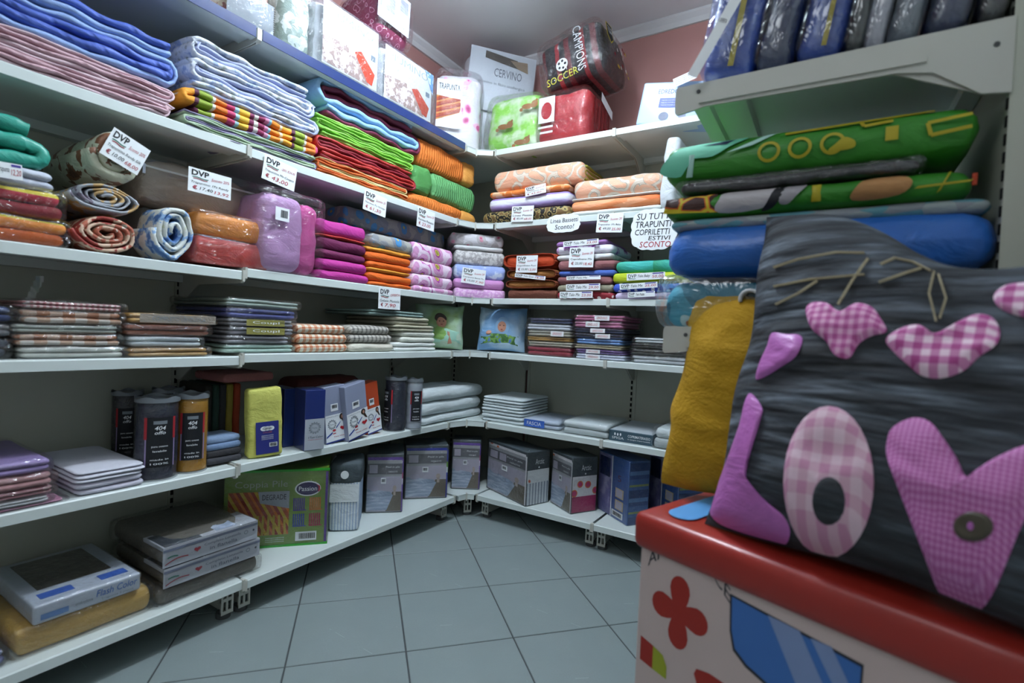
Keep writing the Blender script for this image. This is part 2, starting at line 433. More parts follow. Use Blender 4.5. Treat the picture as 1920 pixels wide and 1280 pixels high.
# ---------------------------------------------------------------- shelving
D0 = .375
Y_AB, Y_BK, X_KC, X_CD, X_DE = -1.1383, -.1383, .1162, .6994, 1.655
ZL = {1: 1.727, 2: 1.392, 3: 1.036, 4: .780, 5: .448, 6: .113}           # module next to the corner and beyond
ZA = {1: 1.727, 2: 1.396, 3: 1.0265, 4: .773, 5: .442, 6: .117}          # near module on the long wall
OFF = {1: .03, 6: .056}
LIP = .026
def pan(w, dep):
    """shelf: x 0..w, y 0 (front edge)..dep, top surface at z=0"""
    p = [(0, -LIP), (0, -.003), (.003, 0), (dep, 0), (dep, -.03), (dep-.03, -.03), (dep-.03, -.006), (.10, -.006), (.095, -.018), (.035, -.018), (.03, -LIP)]
    return G().extr(p, 0, w, 'x').mesh('shelf')
def bracket_mesh(dep, th=.004, hb=.10):
    p = [(.004, -.004), (dep-.002, -.004), (dep-.002, -hb), (dep-.03, -hb), (dep*.72, -.05), (dep*.66, -.038), (.02, -.036), (.004, -.03)]
    return G().extr(p, 0, th, 'x').mesh('bracket')
def end_cap_mesh():
    return G().extr([(-.004, .002), (.012, .002), (.012, -.036), (.004, -.036), (-.004, -.031)], -.0035, .0035, 'x').mesh('end_cap')
BR, EC = {}, end_cap_mesh()
def slots(zs, x):
    g = G(); z = zs[0]
    while z < zs[1]:
        g.box(x-.004, -.0012, z, x+.004, .0012, z+.016); z += .027
    return g.mesh('slot_row')
def unit(label, wdt, ztab, loc, rz, strip=(), dtop=.03, levels=(1, 2, 3, 4, 5, 6), gapL=.006, gapR=.006, ztop=1.745, dep0=D0, base=True, up=(1, 1)):
    r = root('shelving_unit', label, 'shelving'); r.location = loc; r.rotation_euler = (0, 0, rz)
    obj('back_panel', G().box(0.016, dep0+.002, .06, wdt-.016, dep0+.012, ztop).mesh('back_panel'), M_PANEL, r)
    for k, x in enumerate((0, wdt)):
        if not up[k]: continue
        x0 = .0005 if k == 0 else wdt-.0155
        u = obj('upright', G().box(x0, dep0-.001, 0, x0+.015, dep0+.03, ztop).mesh('upright'), M_PANEL, r)
        if k == 1: obj('slot_row', slots((.2, ztop-.05), 0), M_HOLE, u, (wdt-.0055, dep0-.002, 0))
    for lv in levels:
        of = OFF.get(lv, 0) if lv != 1 else dtop
        dep = dep0+of
        s = obj('shelf', pan(wdt-gapL-gapR, dep), M_SHELF, r, (gapL, -of, ztab[lv]))
        if dep not in BR: BR[dep] = bracket_mesh(dep)
        if lv != 6 or not base:
            for x in (-gapL+.0015, wdt-gapL-gapR+.0005): obj('bracket', BR[dep], M_CLIP, s, (x, 0, 0))
            for x in (-.0025, wdt-gapL-gapR+.0025): obj('end_cap', EC, M_CLIP, s, (x, 0, 0))
        else:
            for x in (.02, wdt-gapL-gapR-.02):
                zt = -.018; zb = -ztab[lv]+.014
                g = G().box(x-.002, .06, zb, x+.002, dep-.03, zt)
                for (a, c) in ((-.018, -.013), (-.0025, .0025), (.013, .018)): g.box(x+a, .04, zb, x+c, .046, zt)
                for zz in (zb, (zb+zt)/2-.005, zt-.008): g.box(x-.018, .0402, zz, x+.018, .0458, zz+.010)
                lg = obj('base_leg', g.mesh('base_leg'), M_CLIP, s)
                obj('foot', G().cyl(x, .06, -ztab[lv], zb+.002, .02, 16).mesh('foot'), M_FOOT, lg)
            for x in (-.0025, wdt-gapL-gapR+.0025): obj('end_cap', EC, M_CLIP, s, (x, 0, 0))
        if lv in strip:
            obj('edge_strip', G().box(.004, -.003, -LIP-.001, wdt-gapL-gapR-.004, -.0003, .004).mesh('edge_strip'), M_STRIP, s)
    return r
unit('cream metal shelving bay on the long wall nearest the viewer', 1.0, ZA, (0, Y_AB-1.0, 0), R(90), strip=(1,))
unit('cream metal shelving bay on the long wall next to the corner', 1.0, ZL, (0, Y_BK-1.0, 0), R(90), strip=(1,))
unit('narrow cream metal shelving bay on the far wall next to the corner', X_CD-X_KC, ZL, (X_KC, 0, 0), 0, dtop=.027)
unit('cream metal shelving bay on the far wall, half hidden by stacked quilts', X_DE-X_CD, ZL, (X_CD, 0, 0), 0, dtop=.027)
# corner bay: faceted front
rc = root('shelving_unit', 'cream metal corner shelving bay with a two-facet front edge', 'shelving')
obj('back_panel', G().box(-D0-.012, Y_BK+.016, .06, -D0-.002, D0+.002, 1.745).mesh('back_panel'), M_PANEL, rc)
obj('back_panel', G().box(-D0-.002, D0+.002, .06, X_KC-.016, D0+.012, 1.745).mesh('back_panel'), M_PANEL, rc)
u = obj('upright', G().box(-D0-.001, D0-.025, 0, -D0+.022, D0+.001, 1.745).mesh('upright'), M_PANEL, rc)
obj('slot_row', slots((.2, 1.7), 0), M_HOLE, u, (-D0+.012, D0-.026, 0))
for lv in range(1, 7):
    pts = {1: [(.03, Y_BK+.006), (.040, -.070), (.110, -.027)], 6: [(.0632, -.1253), (.0742, -.0749), (.1102, -.0589)]}.get(lv, [(0, Y_BK+.006), (.0277, -.0361), (.110, 0)])
    a, m, c = pts
    base = [(-D0, Y_BK+.006), (a[0], a[1]), m, c, (.110, D0), (-D0, D0)]
    g = G().prism(base, -.005, 0)
    for p, q in ((a, m), (m, c)):
        dv = np.array(q)-np.array(p); dv /= np.linalg.norm(dv); nn = np.array([-dv[1], dv[0]])
        p2, q2 = np.array(p)+dv*.004, np.array(q)-dv*.004
        g.prism([tuple(p2), tuple(q2), tuple(q2+nn*.02), tuple(p2+nn*.02)], -LIP, -.0005)
    s = obj('shelf', g.mesh('shelf'), M_SHELF, rc, (0, 0, ZL[lv]))
    obj('end_cap', EC, M_CLIP, s, (m[0], m[1], 0), (0, 0, R(45)))
    if lv == 6:
        g = G(); zb, zt = -ZL[6]+.014, -.02
        for (a2, c2) in ((-.018, -.013), (-.0025, .0025), (.013, .018)): g.box(a2, .0, zb, c2, .006, zt)
        for zz in (zb, (zb+zt)/2-.005, zt-.008): g.box(-.018, .0002, zz, .018, .0058, zz+.010)
        g.box(-.002, .006, zb, .002, .30, zt)
        lg = obj('base_leg', g.mesh('base_leg'), M_CLIP, s, (.062, -.045, 0), (0, 0, R(50)))
        obj('foot', G().cyl(0, .02, -ZL[6], zb+.002, .02, 16).mesh('foot'), M_FOOT, lg)
# short shelving on the right-hand wall, end towards the viewer
YE, XE, DE = -.97, 1.225, .47
ZE = {1: 1.379, 2: .905}
re_ = unit('cream metal shelving seen end-on, with quilts and bagged bedding', .93, ZE, (XE, YE+.93, 0), R(-90), levels=(1, 2), ztop=1.75, dep0=DE, dtop=0, base=False)
for o in list(re_.children):
    if o.name.startswith('shelf'):
        # big end plate with rolled rim and screw towards the viewer
        w_ = .93-.012+.006
        p = [(-.022, .004), (DE, .008), (DE, -.105), (DE-.035, -.10), (DE*.80, -.055), (DE*.7, -.046), (.03, -.042), (.012, -.046), (-.022, -.05), (-.026, -.045), (-.026, -.002)]
        e = obj('end_plate', G().extr(p, w_, w_+.005, 'x').mesh('end_plate'), M_CLIP, o)
        obj('rim', G().extr([(.02, -.024), (DE*.78, -.026), (DE*.78, -.038), (.02, -.036)], w_+.005, w_+.010, 'x').mesh('rim'), M_CLIP, e)
        for yy, zz in ((.018, -.012), (DE-.02, -.03)):
            obj('screw', G().extr([(yy+.004*math.cos(q*.785), zz+.004*math.sin(q*.785)) for q in range(8)], w_+.005, w_+.0065, 'x').mesh('screw'), M_FOOT, e)
# fluorescent fitting above the long wall
lr = root('ceiling_lamp', 'white twin-tube fluorescent ceiling fitting', 'lamp'); lr.location = (.60, -.78, 2.24)
obj('housing', G().box(-.03, -.34, .06, .03, .34, .15).mesh('housing'), M_TRIM, lr)
for x in (-.045, .045):
    g = G(); n = 12; a = [(math.cos(2*math.pi*i/n)*.013+x, math.sin(2*math.pi*i/n)*.013+.035) for i in range(n)]
    g.extr(a, -.31, .31, 'y'); obj('tube', g.mesh('tube'), MATS.get('tube_glow') or emis('tube_glow', 'dceeff', TUBE_GLOW), lr)
    for y in (-.31, .31): obj('socket', G().box(x-.012, y-.015, .03, x+.012, y+.015, .065).mesh('socket'), M_TRIM, lr)
# ================================================================ GOODS: placing and building
class Wall:
    def __init__(s, p0, e, inw): s.p0 = np.array(p0); s.e = np.array(e, float)/np.linalg.norm(e); s.i = np.array(inw, float)/np.linalg.norm(inw); s.rz = math.atan2(s.e[1], s.e[0])
    def hit(s, px, py, rec=0.):
        v = _d+(px-960)/F_PX*_r+(640-py)/F_PX*_u
        q = s.p0+s.i*rec
        t = ((q-CAM[:2])@s.i)/(v[:2]@s.i); P = CAM+t*v
        return float((P[:2]-s.p0)@s.e), float(P[2])
    def at_z(s, px, z, rec, yg):
        a = s.hit(px, yg, rec); b = s.hit(px, yg+40, rec); t = (z-a[1])/(b[1]-a[1])
        return a[0]+(b[0]-a[0])*t
    def put(s, o, sx, rec, z, tilt=0, yaw=0, lean=0):
        xy = s.p0+s.e*sx+s.i*rec
        o.location = (xy[0], xy[1], z); o.rotation_euler = (lean, tilt, s.rz+yaw)
        return o
WL = Wall((0, 0), (0, 1), (-1, 0)); WB = Wall((0, 0), (1, 0), (0, 1))
WK = Wall((.028, -.036), (1, 1), (-1, 1)); WE = Wall((0, YE), (1, 0), (0, 1))

CLEAR = film(); CLEAR2 = film('soft_clear_film', 'f8fbfb', .22, .16, 13)
M_PAPER = plain('white_card', 'eef2f4', .6, .05, vary=.02); M_INK = plain('black_ink', '14161c', .6, 0, vary=0)
M_RED = plain('red_marker', 'b02a38', .6, 0, vary=0); M_GRN = plain('green_print', '1f6f58', .6, 0, vary=0); M_CRM = plain('crimson_print', '9c2436', .6, 0, vary=0)
M_PUR = plain('purple_print', '4a3f96', .6, 0, vary=0); M_WHT = plain('white_print', 'e8ebee', .5, 0, vary=0); M_GRY = plain('grey_print', '7d858c', .5, 0, vary=0)

def soft(name, label, cat, w, d, h, mat, group=None, r=.018, bulge=.0, wob=.005, n=(12, 5, 3), seed=None, rz=None, sag=0, fr=4):
    seed = random.random()*50 if seed is None else seed
    v, f = rbox(w, d, h, r, n, bulge, wob, seed, rz if rz is not None else h*.46, sag, fr)
    return tag(obj(name, mesh(name, v, f, True), mat), label, cat, group)
def child_soft(name, par, x, y, z, w, d, h, mat, r=.01, bulge=0, wob=.002, n=(6, 4, 2), rz=None, seed=None, fr=4):
    v, f = rbox(w, d, h, r, n, bulge, wob, random.random()*50 if seed is None else seed, rz if rz is not None else h*.46, 0, fr)
    return obj(name, mesh(name, [(a+x, b+y, c+z) for a, b, c in v], f, True), mat, par)
def lobes(name, label, cat, w, d, h, mats, n=3, group=None, part='fold', wob=.003, jit=.008, film_=False, r=.02):
    """cloth folded into n soft layers; each fold its own part"""
    o = root(name, label, cat, group); rg = random.Random(len(bpy.data.objects)); t = h/n
    for k in range(n):
        m = mats[k % len(mats)] if isinstance(mats, (list, tuple)) else mats
        child_soft(part, o, rg.uniform(-jit, jit)*.4, rg.uniform(0, jit), t*k, w-rg.random()*jit, d-jit, t*1.02, m, r, 0, min(wob, t*.16), (8, 4, 2))
    if film_: add_film(o, w, d, h)
    return o
def add_film(o, w, d, h, pad=.004, mat=None, wob=.004, r=.015, name='plastic_film'):
    v, f = rbox(w+2*pad, d+2*pad, h+pad, r, (9, 6, 3), 0, wob, random.random()*40, min(r, h*.45))
    return obj(name, mesh(name, [(a, b-pad, c) for a, b, c in v], f, True), mat or CLEAR, o)
def offs(path, k):
    P = np.array(path); tg = np.gradient(P, axis=0); tg /= np.linalg.norm(tg, axis=1)[:, None]+1e-9
    return [(p[0]-t[1]*k, p[1]+t[0]*k) for p, t in zip(P, tg)]
def layered(name, label, cat, w, d, h, mat, n=5, lining=None, group=None, flip=False, wob=.0042, mode='serp', turns=3):
    """quilt whose folded layers show as a serpentine or flattened spiral at the front"""
    seed = random.random()*30
    path, t = {'serp': lambda: serp(w, h, n, .03, seed, 30, flip), 'wrap': lambda: wrap(w, h, n, seed), 'roll': lambda: spiral(w, h, turns, seed)}[mode]()
    if lining is None:
        v, f = ribbon(path, t*.93, d, wob, seed); return tag(obj(name, mesh(name, v, f, True), mat), label, cat, group)
    o = root(name, label, cat, group)
    v, f = ribbon(offs(path, t*.22), t*.52, d, wob, seed); obj('outer_cloth', mesh('outer_cloth', v, f, True), mat, o)
    v, f = ribbon(offs(path, -t*.26), t*.40, d-.01, wob, seed+1); obj('lining', mesh('lining', [(a, b+.004, c) for a, b, c in v], f, True), lining, o)
    return o
def pack(name, label, cat, w, d, h, mat, group=None, wob=.003, strip=None, fm=None, r=.014, fold=True, n=2, bag=True):
    """flat bagged sheet set: folded cloth inside a clear sleeve, optional paper label on the front edge"""
    o = root(name, label, cat, group)
    if n <= 1: child_soft('cloth', o, 0, .006, .002, w-.014, d-.016, h-.004, mat, r, 0, wob, (8, 4, 2))
    else:
        t = (h-.004)/n
        for k in range(n): child_soft('cloth_fold', o, random.uniform(-.004, .004), .006+random.random()*.004, .002+t*k, w-.014, d-.016, t, mat if not isinstance(mat, (list, tuple)) else mat[k % len(mat)], r, 0, min(wob, t*.18), (8, 4, 2))
    if strip:
        x0, x1, m, txt, ink = strip
        g = rect(G(), x0*w, h*.12, x1*w, h*.9, -.004); q = obj('paper_label', g.mesh('paper_label'), m, o)
        if txt: obj('lettering', put_text(G(), txt, (x0+.15*(x1-x0))*w, h*.32, (x0+.85*(x1-x0))*w, h*.7, -.0046).mesh('lettering'), ink or M_INK, q)
    if bag: add_film(o, w, d, h, .003, fm or CLEAR, min(.004, h*.12))
    return o
def box(name, label, cat, w, d, h, mat, group=None, edge=.003):
    o = root(name, label, cat, group); g = G(); e = edge
    v, f = rbox(w, d, h, e, (2, 2, 2), 0, 0, 0, e); g.add(v, f, False)
    obj('carton', g.mesh('carton'), mat, o); return o
def deco(par, name, fn, mat):
    g = G(); fn(g); return obj(name, g.mesh(name), mat, par)
def barcode(g, x0, z0, x1, z1, y=-.0009, n=14):
    rg = random.Random(3); x = x0; u = (x1-x0)/(n*1.9)
    while x < x1-u:
        wd = u*rg.choice((.5, .9, 1.3)); rect(g, x, z0, min(x1, x+wd), z1, y); x += wd+u*rg.choice((.5, .8))
def stack(wl, zs, rec, items, d=.31):
    z = zs; out = []
    for it in items:
        xl, xr, yt, fn = it[:4]; kw = dict(it[4]) if len(it) > 4 else {}
        rc = kw.pop('rec', rec); tilt = kw.pop('tilt', 0); dd = kw.pop('d', d); yaw = kw.pop('yaw', 0)
        zt = wl.hit((xl+xr)/2, yt, rc)[1]; h = max(.006, zt-z)
        s0, s1 = wl.at_z(xl, z+h/2, rc, yt), wl.at_z(xr, z+h/2, rc, yt)
        o = fn(s1-s0, dd, h, **kw)
        wl.put(o, (s0+s1)/2, rc, z+(.5*abs(tilt)*(s1-s0) if tilt else 0), tilt, yaw); out.append(o); z += h
    return out
def F(fn, *a, **k):
    """builder with everything but size bound: called later as (w, d, h)"""
    nm, lb, ct = a[:3]; rest = a[3:]
    return lambda w, d, h, **q: fn(nm, lb, ct, w, d, h, *rest, **{**k, **q})
def C(hexs, name=None, **k): return plain(name or 'cloth_'+hexs, hexs, **k)

# ---- price cards
def card(wl, tl, tr, bl, rec, label, name='price_tag', mat=None, group='shop price cards'):
    a, b, c = wl.hit(*tl, rec), wl.hit(*tr, rec), wl.hit(*bl, rec)
    w_, h_ = math.hypot(b[0]-a[0], b[1]-a[1]), math.hypot(c[0]-a[0], c[1]-a[1])
    o = root(name, label, 'price tag'); tilt = -math.atan2(b[1]-a[1], b[0]-a[0])
    g = G(); nn = 6
    for i in range(nn):
        x0, x1 = w_*i/nn, w_*(i+1)/nn; y0, y1 = [.0025*math.sin(q/w_*math.pi) for q in (x0, x1)]
        y0 = y1 = 0
        g.box(x0, y0, 0, x1, .0006, h_)
    obj('card', g.mesh('card'), mat or M_PAPER, o)
    wl.put(o, c[0], rec, c[1], tilt); return o, w_, h_
def dvp(wl, tl, tr, bl, rec, disc, prod, price, label, old=None):
    o, w_, h_ = card(wl, tl, tr, bl, rec, label)
    deco(o, 'logo', lambda g: put_text(g, 'DVP', .07*w_, .70*h_, .46*w_, .93*h_, bold=.02), M_INK)
    deco(o, 'green_wave', lambda g: waveline(g, .09*w_, .45*w_, .61*h_, .016*h_, .03*h_), M_GRN)
    deco(o, 'red_wave', lambda g: waveline(g, .11*w_, .43*w_, .55*h_, .016*h_, .03*h_), M_CRM)
    if disc: deco(o, 'discount_note', lambda g: put_text(g, disc, .52*w_, .62*h_, .95*w_, .74*h_, shear=.2, tilt=.06), M_RED)
    if prod: deco(o, 'handwriting', lambda g: put_text(g, prod, .06*w_, .34*h_, .94*w_, .46*h_, shear=.15), M_INK)
    deco(o, 'euro_sign', lambda g: put_text(g, '€', .10*w_, .12*h_, .20*w_, .28*h_, bold=.02), M_CRM)
    if old:
        deco(o, 'old_price', lambda g: put_text(g, old, .26*w_, .12*h_, .56*w_, .26*h_, shear=.15), M_INK)
        deco(o, 'price', lambda g: put_text(g, price, .60*w_, .09*h_, .94*w_, .24*h_, shear=.15), M_RED)
    else: deco(o, 'price', lambda g: put_text(g, price, .28*w_, .08*h_, .78*w_, .27*h_, shear=.15), M_RED)
    return o
def strip_card(wl, tl, tr, bl, rec, prod, price, label):
    o, w_, h_ = card(wl, tl, tr, bl, rec, label)
    deco(o, 'logo', lambda g: put_text(g, 'DVP', .04*w_, .35*h_, .26*w_, .85*h_, bold=.01), M_INK)
    deco(o, 'green_wave', lambda g: waveline(g, .06*w_, .24*w_, .18*h_, .03*h_, .07*h_), M_GRN)
    deco(o, 'handwriting', lambda g: put_text(g, prod, .30*w_, .30*h_, .62*w_, .75*h_, shear=.15), M_INK)
    deco(o, 'header_bar', lambda g: rect(g, .68*w_, .78*h_, .96*w_, .93*h_), M_PUR)
    if price: deco(o, 'price', lambda g: put_text(g, price, .67*w_, .18*h_, .96*w_, .62*h_, shear=.1), M_RED)
    return o
# ================================================================ LONG WALL: shelf 2 (quilts)
M_BLUEQ = plain('royal_blue_quilt', '4a63b8', .6, .2, 60, quilt=9, coat=.1); M_SKYL = plain('pale_blue_lining', '8fa9da', .65, .2, 60)
M_PINKQ = plain('dusty_pink_quilt', 'c9a3ac', .6, .25, 60, quilt=9, coat=.1); M_PINKL = plain('pale_pink_lining', 'd8bcc4', .65, .2, 60)
stack(WL, ZA[2], .0, [
    (-130, 335, 79, F(layered, 'folded_quilt', 'dusty pink folded quilt under the royal blue one, on the upper shelf', 'quilt', M_PINKQ, 4, M_PINKL), {'d': .33}),
    (-130, 347, -18, F(layered, 'folded_quilt', 'royal blue folded quilt with pale blue lining, lying on a pink quilt', 'quilt', M_BLUEQ, 3, M_SKYL), {'d': .33})])
M_SAGE = plain('sage_quilt', 'a9bfa0', .6, .2, 60); M_LILG = plain('lilac_grey_lining', '8a85a3', .65, .2, 60)
STR = [(0, '8a2350'), (.07, 'd98cae'), (.11, '8fc0d6'), (.14, 'e8851e'), (.24, 'e9d8b4'), (.27, 'f0a02a'), (.38, '5a2140'), (.42, '8aa02e'), (.54, 'e6e3da'), (.57, 'e07a24'), (.68, 'c23b6a'), (.76, '9fc3cf'), (.80, 'e9b93a'), (.90, '7a1f4c'), (.95, 'd8d2c8')]
M_MULTI = pat('multicolour_striped_quilt', 'stripex', STR, 3.4, dist=0)
M_BFLOR = pat('white_blue_floral_quilt', 'noise', [(0, '6f7fb4'), (.40, '9fb0d2'), (.47, 'd9deea'), (.60, 'cdd2dc'), (.66, '9aa09a')], 34, 'LINEAR', detail=4)
M_BFLIN = plain('blue_grey_lining', 'aab2d4', .65)
stack(WL, ZL[2], .0, [
    (338, 595, 246, F(layered, 'folded_quilt', 'sage green quilt with lilac grey lining, lowest of the patterned stack', 'quilt', M_SAGE, 4, M_LILG), {'d': .33}),
    (345, 595, 208, F(layered, 'folded_quilt', 'multicoloured striped quilt between a green and a white flowered quilt', 'quilt', M_MULTI, 3), {'d': .32}),
    (350, 597, 117, F(layered, 'folded_quilt', 'white and blue flowered quilt folded round, on top of a striped quilt', 'quilt', M_BFLOR, 5, M_BFLIN), {'d': .32})])
M_OR = plain('bright_orange_cotton', 'd9692c', .6, .2, 60, coat=.1); M_YEL = plain('pale_yellow_cotton', 'e3d59a', .7)
M_REDQ = plain('tomato_red_quilt', 'b5322f', .55, .2, 60, coat=.15); M_DRED = plain('dark_red_lining', '8e2230', .6)
M_LIME = plain('lime_green_quilt', '7fc043', .55, .2, 60, coat=.1); M_LIME2 = plain('pale_lime_lining', '9fd66a', .6)
M_SKY = plain('sky_blue_quilt', '8fbbe0', .55, .2, 60, coat=.15); M_BURG = plain('burgundy_lining', '6a1f3c', .6)
stack(WL, ZL[2], .005, [
    (590, 772, 322, F(layered, 'folded_quilt', 'orange folded quilt with yellow lining, bottom of the plain coloured stack', 'quilt', M_OR, 4, M_YEL), {'d': .3}),
    (590, 780, 286, F(layered, 'folded_quilt', 'tomato red folded quilt between orange and lime green quilts', 'quilt', M_REDQ, 3, M_DRED), {'d': .3}),
    (588, 781, 248, F(layered, 'folded_quilt', 'lime green folded quilt under a sky blue one', 'quilt', M_LIME, 4, M_LIME2), {'d': .3}),
    (600, 787, 186, F(layered, 'folded_quilt', 'sky blue puffy quilt with burgundy lining, touching the blue shelf edge', 'quilt', M_SKY, 3, M_BURG), {'d': .3})])
M_ORQ = plain('ribbed_orange_bedspread', 'd8752c', .7, .5, 150, ribs=22); M_AMB = plain('amber_bedspread', 'dd9a4a', .7, .4, 120)
M_GRQ = plain('ribbed_green_bedspread', '5f9e62', .7, .5, 150, ribs=22); M_GRQ2 = plain('dark_green_bedspread', '4b8a48', .7, .4, 120)
def two_tone(name, label, cat, w, d, h, m1, m2, cut=.8, group=None):
    o = root(name, label, cat, group)
    wa = w*cut
    child_soft('cloth', o, -w/2+wa/2, 0, 0, wa, d, h, m1, .03, 0, .008, (12, 5, 4)); child_soft('turned_end', o, w/2-(w-wa)/2-.004, .003, 0, w-wa+.012, d-.01, h*.98, m2, .03, 0, .008, (6, 5, 4))
    return o
stack(WL, ZL[2], .012, [
    (770, 896, 378, F(two_tone, 'folded_bedspread', 'lower orange bedspread with an amber end, beside the corner', 'bedspread', M_ORQ, M_AMB, .76), {'d': .26}),
    (776, 894, 328, F(two_tone, 'folded_bedspread', 'green bedspread between two orange ones', 'bedspread', M_GRQ2, M_GRQ, .3), {'d': .26}),
    (781, 895, 280, F(two_tone, 'folded_bedspread', 'upper orange bedspread with an amber end, directly under the blue edge strip', 'bedspread', M_ORQ, M_AMB, .78), {'d': .26})])

# ================================================================ LONG WALL: shelf 3
M_TEAL = plain('teal_quilt', '2f9a86', .5, .2, 60, coat=.2); M_GREYB = pat('grey_blue_print', 'noise', [(0, '8d96b4'), (.45, 'c9cdd8'), (.6, 'b4bac8')], 26, 'LINEAR')
M_YRED = pat('yellow_red_print', 'stripez', [(0, '8e1f2e'), (.45, 'b3243a'), (.7, 'd8c832')], 14); M_OYEL = pat('orange_yellow_print', 'stripez', [(0, 'c85f1c'), (.4, 'e08a2c'), (.75, 'd8c832')], 15)
stack(WL, ZA[3], .0, [
    (-70, 136, 402, F(pack, 'bagged_quilt', 'orange and yellow quilt in a clear bag at the bottom of the near stack', 'quilt', M_OYEL), {'d': .3}),
    (-70, 128, 346, F(pack, 'bagged_quilt', 'yellow and dark red quilt in a clear bag', 'quilt', M_YRED), {'d': .3}),
    (-70, 108, 306, F(lobes, 'folded_quilt', 'grey blue printed quilt folded under a teal one', 'quilt', M_GREYB, 2), {'d': .3}),
    (-70, 90, 213, F(layered, 'folded_quilt', 'teal green quilt with thick folds, nearest the viewer', 'quilt', M_TEAL, 3), {'d': .3})])
M_TOILE = pat('cream_brown_toile', 'noise', [(0, 'c9cbb4'), (.50, 'd2d4c0'), (.545, '7d5238'), (.64, '5e3a28')], 20, detail=3, rough=.5, coat=.2)
M_MUTED = pat('muted_brown_patchwork', 'noise', [(0, '6d6472'), (.38, 'a9adb5'), (.5, 'c3a06c'), (.58, 'd5d4cf'), (.66, '6e4438')], 17, detail=3)
M_RUST = pat('rust_cream_floral', 'noise', [(0, '9c3b33'), (.42, 'd3b49c'), (.5, 'b0604a'), (.58, 'd9cdbd'), (.66, '8c2a2a')], 18, detail=3)
M_DELFT = pat('white_blue_delft', 'noise', [(0, '4a72ad'), (.42, '88a9d0'), (.48, 'd8dcd8'), (.62, 'c9cdb8')], 24, detail=3)
stack(WL, ZA[3], .002, [
    (130, 267, 399, F(layered, 'rolled_quilt', 'rust and cream flowered quilt rolled flat, bottom of three rolls', 'quilt', M_RUST, mode='roll', turns=3.6), {'d': .27}),
    (128, 269, 340, F(layered, 'rolled_quilt', 'muted brown patchwork quilt rolled flat between two rolls', 'quilt', M_MUTED, mode='roll', turns=4), {'d': .27}),
    (163, 275, 232, F(layered, 'rolled_quilt', 'cream quilt with brown figures rolled up behind a price card', 'quilt', M_TOILE, mode='roll', turns=2.4), {'d': .3})])
r_ = stack(WL, ZA[3], .0, [(283, 369, 373, F(layered, 'rolled_quilt', 'blue and white flowered quilt in a fat upright roll', 'quilt', M_DELFT, mode='roll', turns=3.2), {'d': .11})])[0]
stack(WL, ZL[3], .012, [
    (362, 515, 449, F(pack, 'bagged_quilt', 'red quilt in a shiny clear bag with white piping', 'quilt', plain('coral_red_quilt', 'b8403a', .5, .2), n=1), {'d': .12}),
    (368, 508, 404, F(pack, 'bagged_quilt', 'orange quilt in a shiny clear bag on a red one', 'quilt', plain('tangerine_quilt', 'd98a35', .5, .2), n=1), {'d': .12})])
def zipbag(name, label, cat, w, d, h, mat):
    o = root(name, label, cat); child_soft('pillow', o, 0, .012, .004, w-.03, d-.024, h*.86, mat, .06, .014, .007, (10, 6, 4), rz=h*.4)
    add_film(o, w, d, h, 0, CLEAR2, .004, .03, 'clear_bag')
    g = G()
    for i in range(20):
        a, b = -w/2+w*i/20, -w/2+w*(i+1)/20; z = h*.66
        g.box(a, -.004, z, b, -.001, z+.005)
    zp = obj('zip', g.mesh('zip'), plain('zip_white', 'd5d8d6', .5, 0), o)
    obj('zip_pull', G().box(-w/2+.01, -.008, h*.66-.02, -w/2+.017, -.004, h*.66+.006).mesh('zip_pull'), plain('zip_metal', 'b7bcc0', .3, 0, metal=1), zp)
    return o
zb_z = WL.hit(438, 404, .012)[1]
o = zipbag('bedding_bag', 'beige pillow in a clear zipped bag behind a price card', 'bedding', .36, .20, .15, plain('beige_pillow', 'c6b4a4', .8, .3, 50))
WL.put(o, WL.at_z(386, zb_z, .115, 380), .118, zb_z+.002)
o = soft('folded_blanket', 'grey blanket lying at the back under the clear zipped bag', 'blanket', .36, .18, zb_z-ZL[3], C('6c6a68')); WL.put(o, WL.at_z(392, zb_z, .14, 380), .155, ZL[3])
# upright pink pack
def pinkpack(name, label, cat, w, d, h):
    o = root(name, label, cat)
    child_soft('cloth', o, -w*.14, 0, .003, w*.68, d, h-.01, plain('lilac_cotton', 'c79ccb', .55, .25, 40, coat=.1), .045, 0, .006, (6, 6, 8), rz=.04)
    child_soft('cloth_end', o, w*.30, .012, .003, w*.36, d-.03, h*.93, plain('magenta_pink_cotton', 'c95296', .55, .25, 40, coat=.1), .04, 0, .006, (4, 6, 8), rz=.04)
    add_film(o, w, d, h, .010, CLEAR, .004, .03)
    g = rect(G(), -w*.33, h*.62, -w*.12, h*.78, -.012); q = obj('barcode_sticker', g.mesh('barcode_sticker'), M_WHT, o)
    deco(q, 'barcode', lambda g: barcode(g, -w*.25, h*.66, -w*.14, h*.75, -.0126, 8), M_INK)
    return o
stack(WL, ZL[3], -.004, [(489, 607, 362, F(pinkpack, 'bedding_pack', 'lilac and magenta pink bedding standing upright in clear plastic', 'bedding'), {'d': .22})])
MAG = plain('magenta_cotton', 'b8348f', .7, .2, 40); PLUM = plain('plum_cotton', '6d1d4c', .7, .2, 40); RD = plain('red_cotton', 'b3302f', .7)
def cot(label, m, g='folded magenta and plum throws'): return F(soft, 'folded_throw', label, 'throw', m, g, .02, .0, .004)
stack(WL, ZL[3], .002, [
    (596, 694, 510, cot('bright magenta throw lying on the shelf at the bottom of the magenta stack', MAG)), (597, 690, 488, cot('bright magenta throw, second from the bottom of the magenta stack', MAG)),
    (597, 689, 472, cot('darker plum throw just above the lower two magenta throws', PLUM)), (597, 690, 450, cot('thick plum throw under a thin red one', PLUM)),
    (597, 689, 444, cot('thin red throw between plum and magenta throws', RD)), (597, 689, 417, cot('sloping magenta throw on top of the magenta stack', MAG))], d=.13)
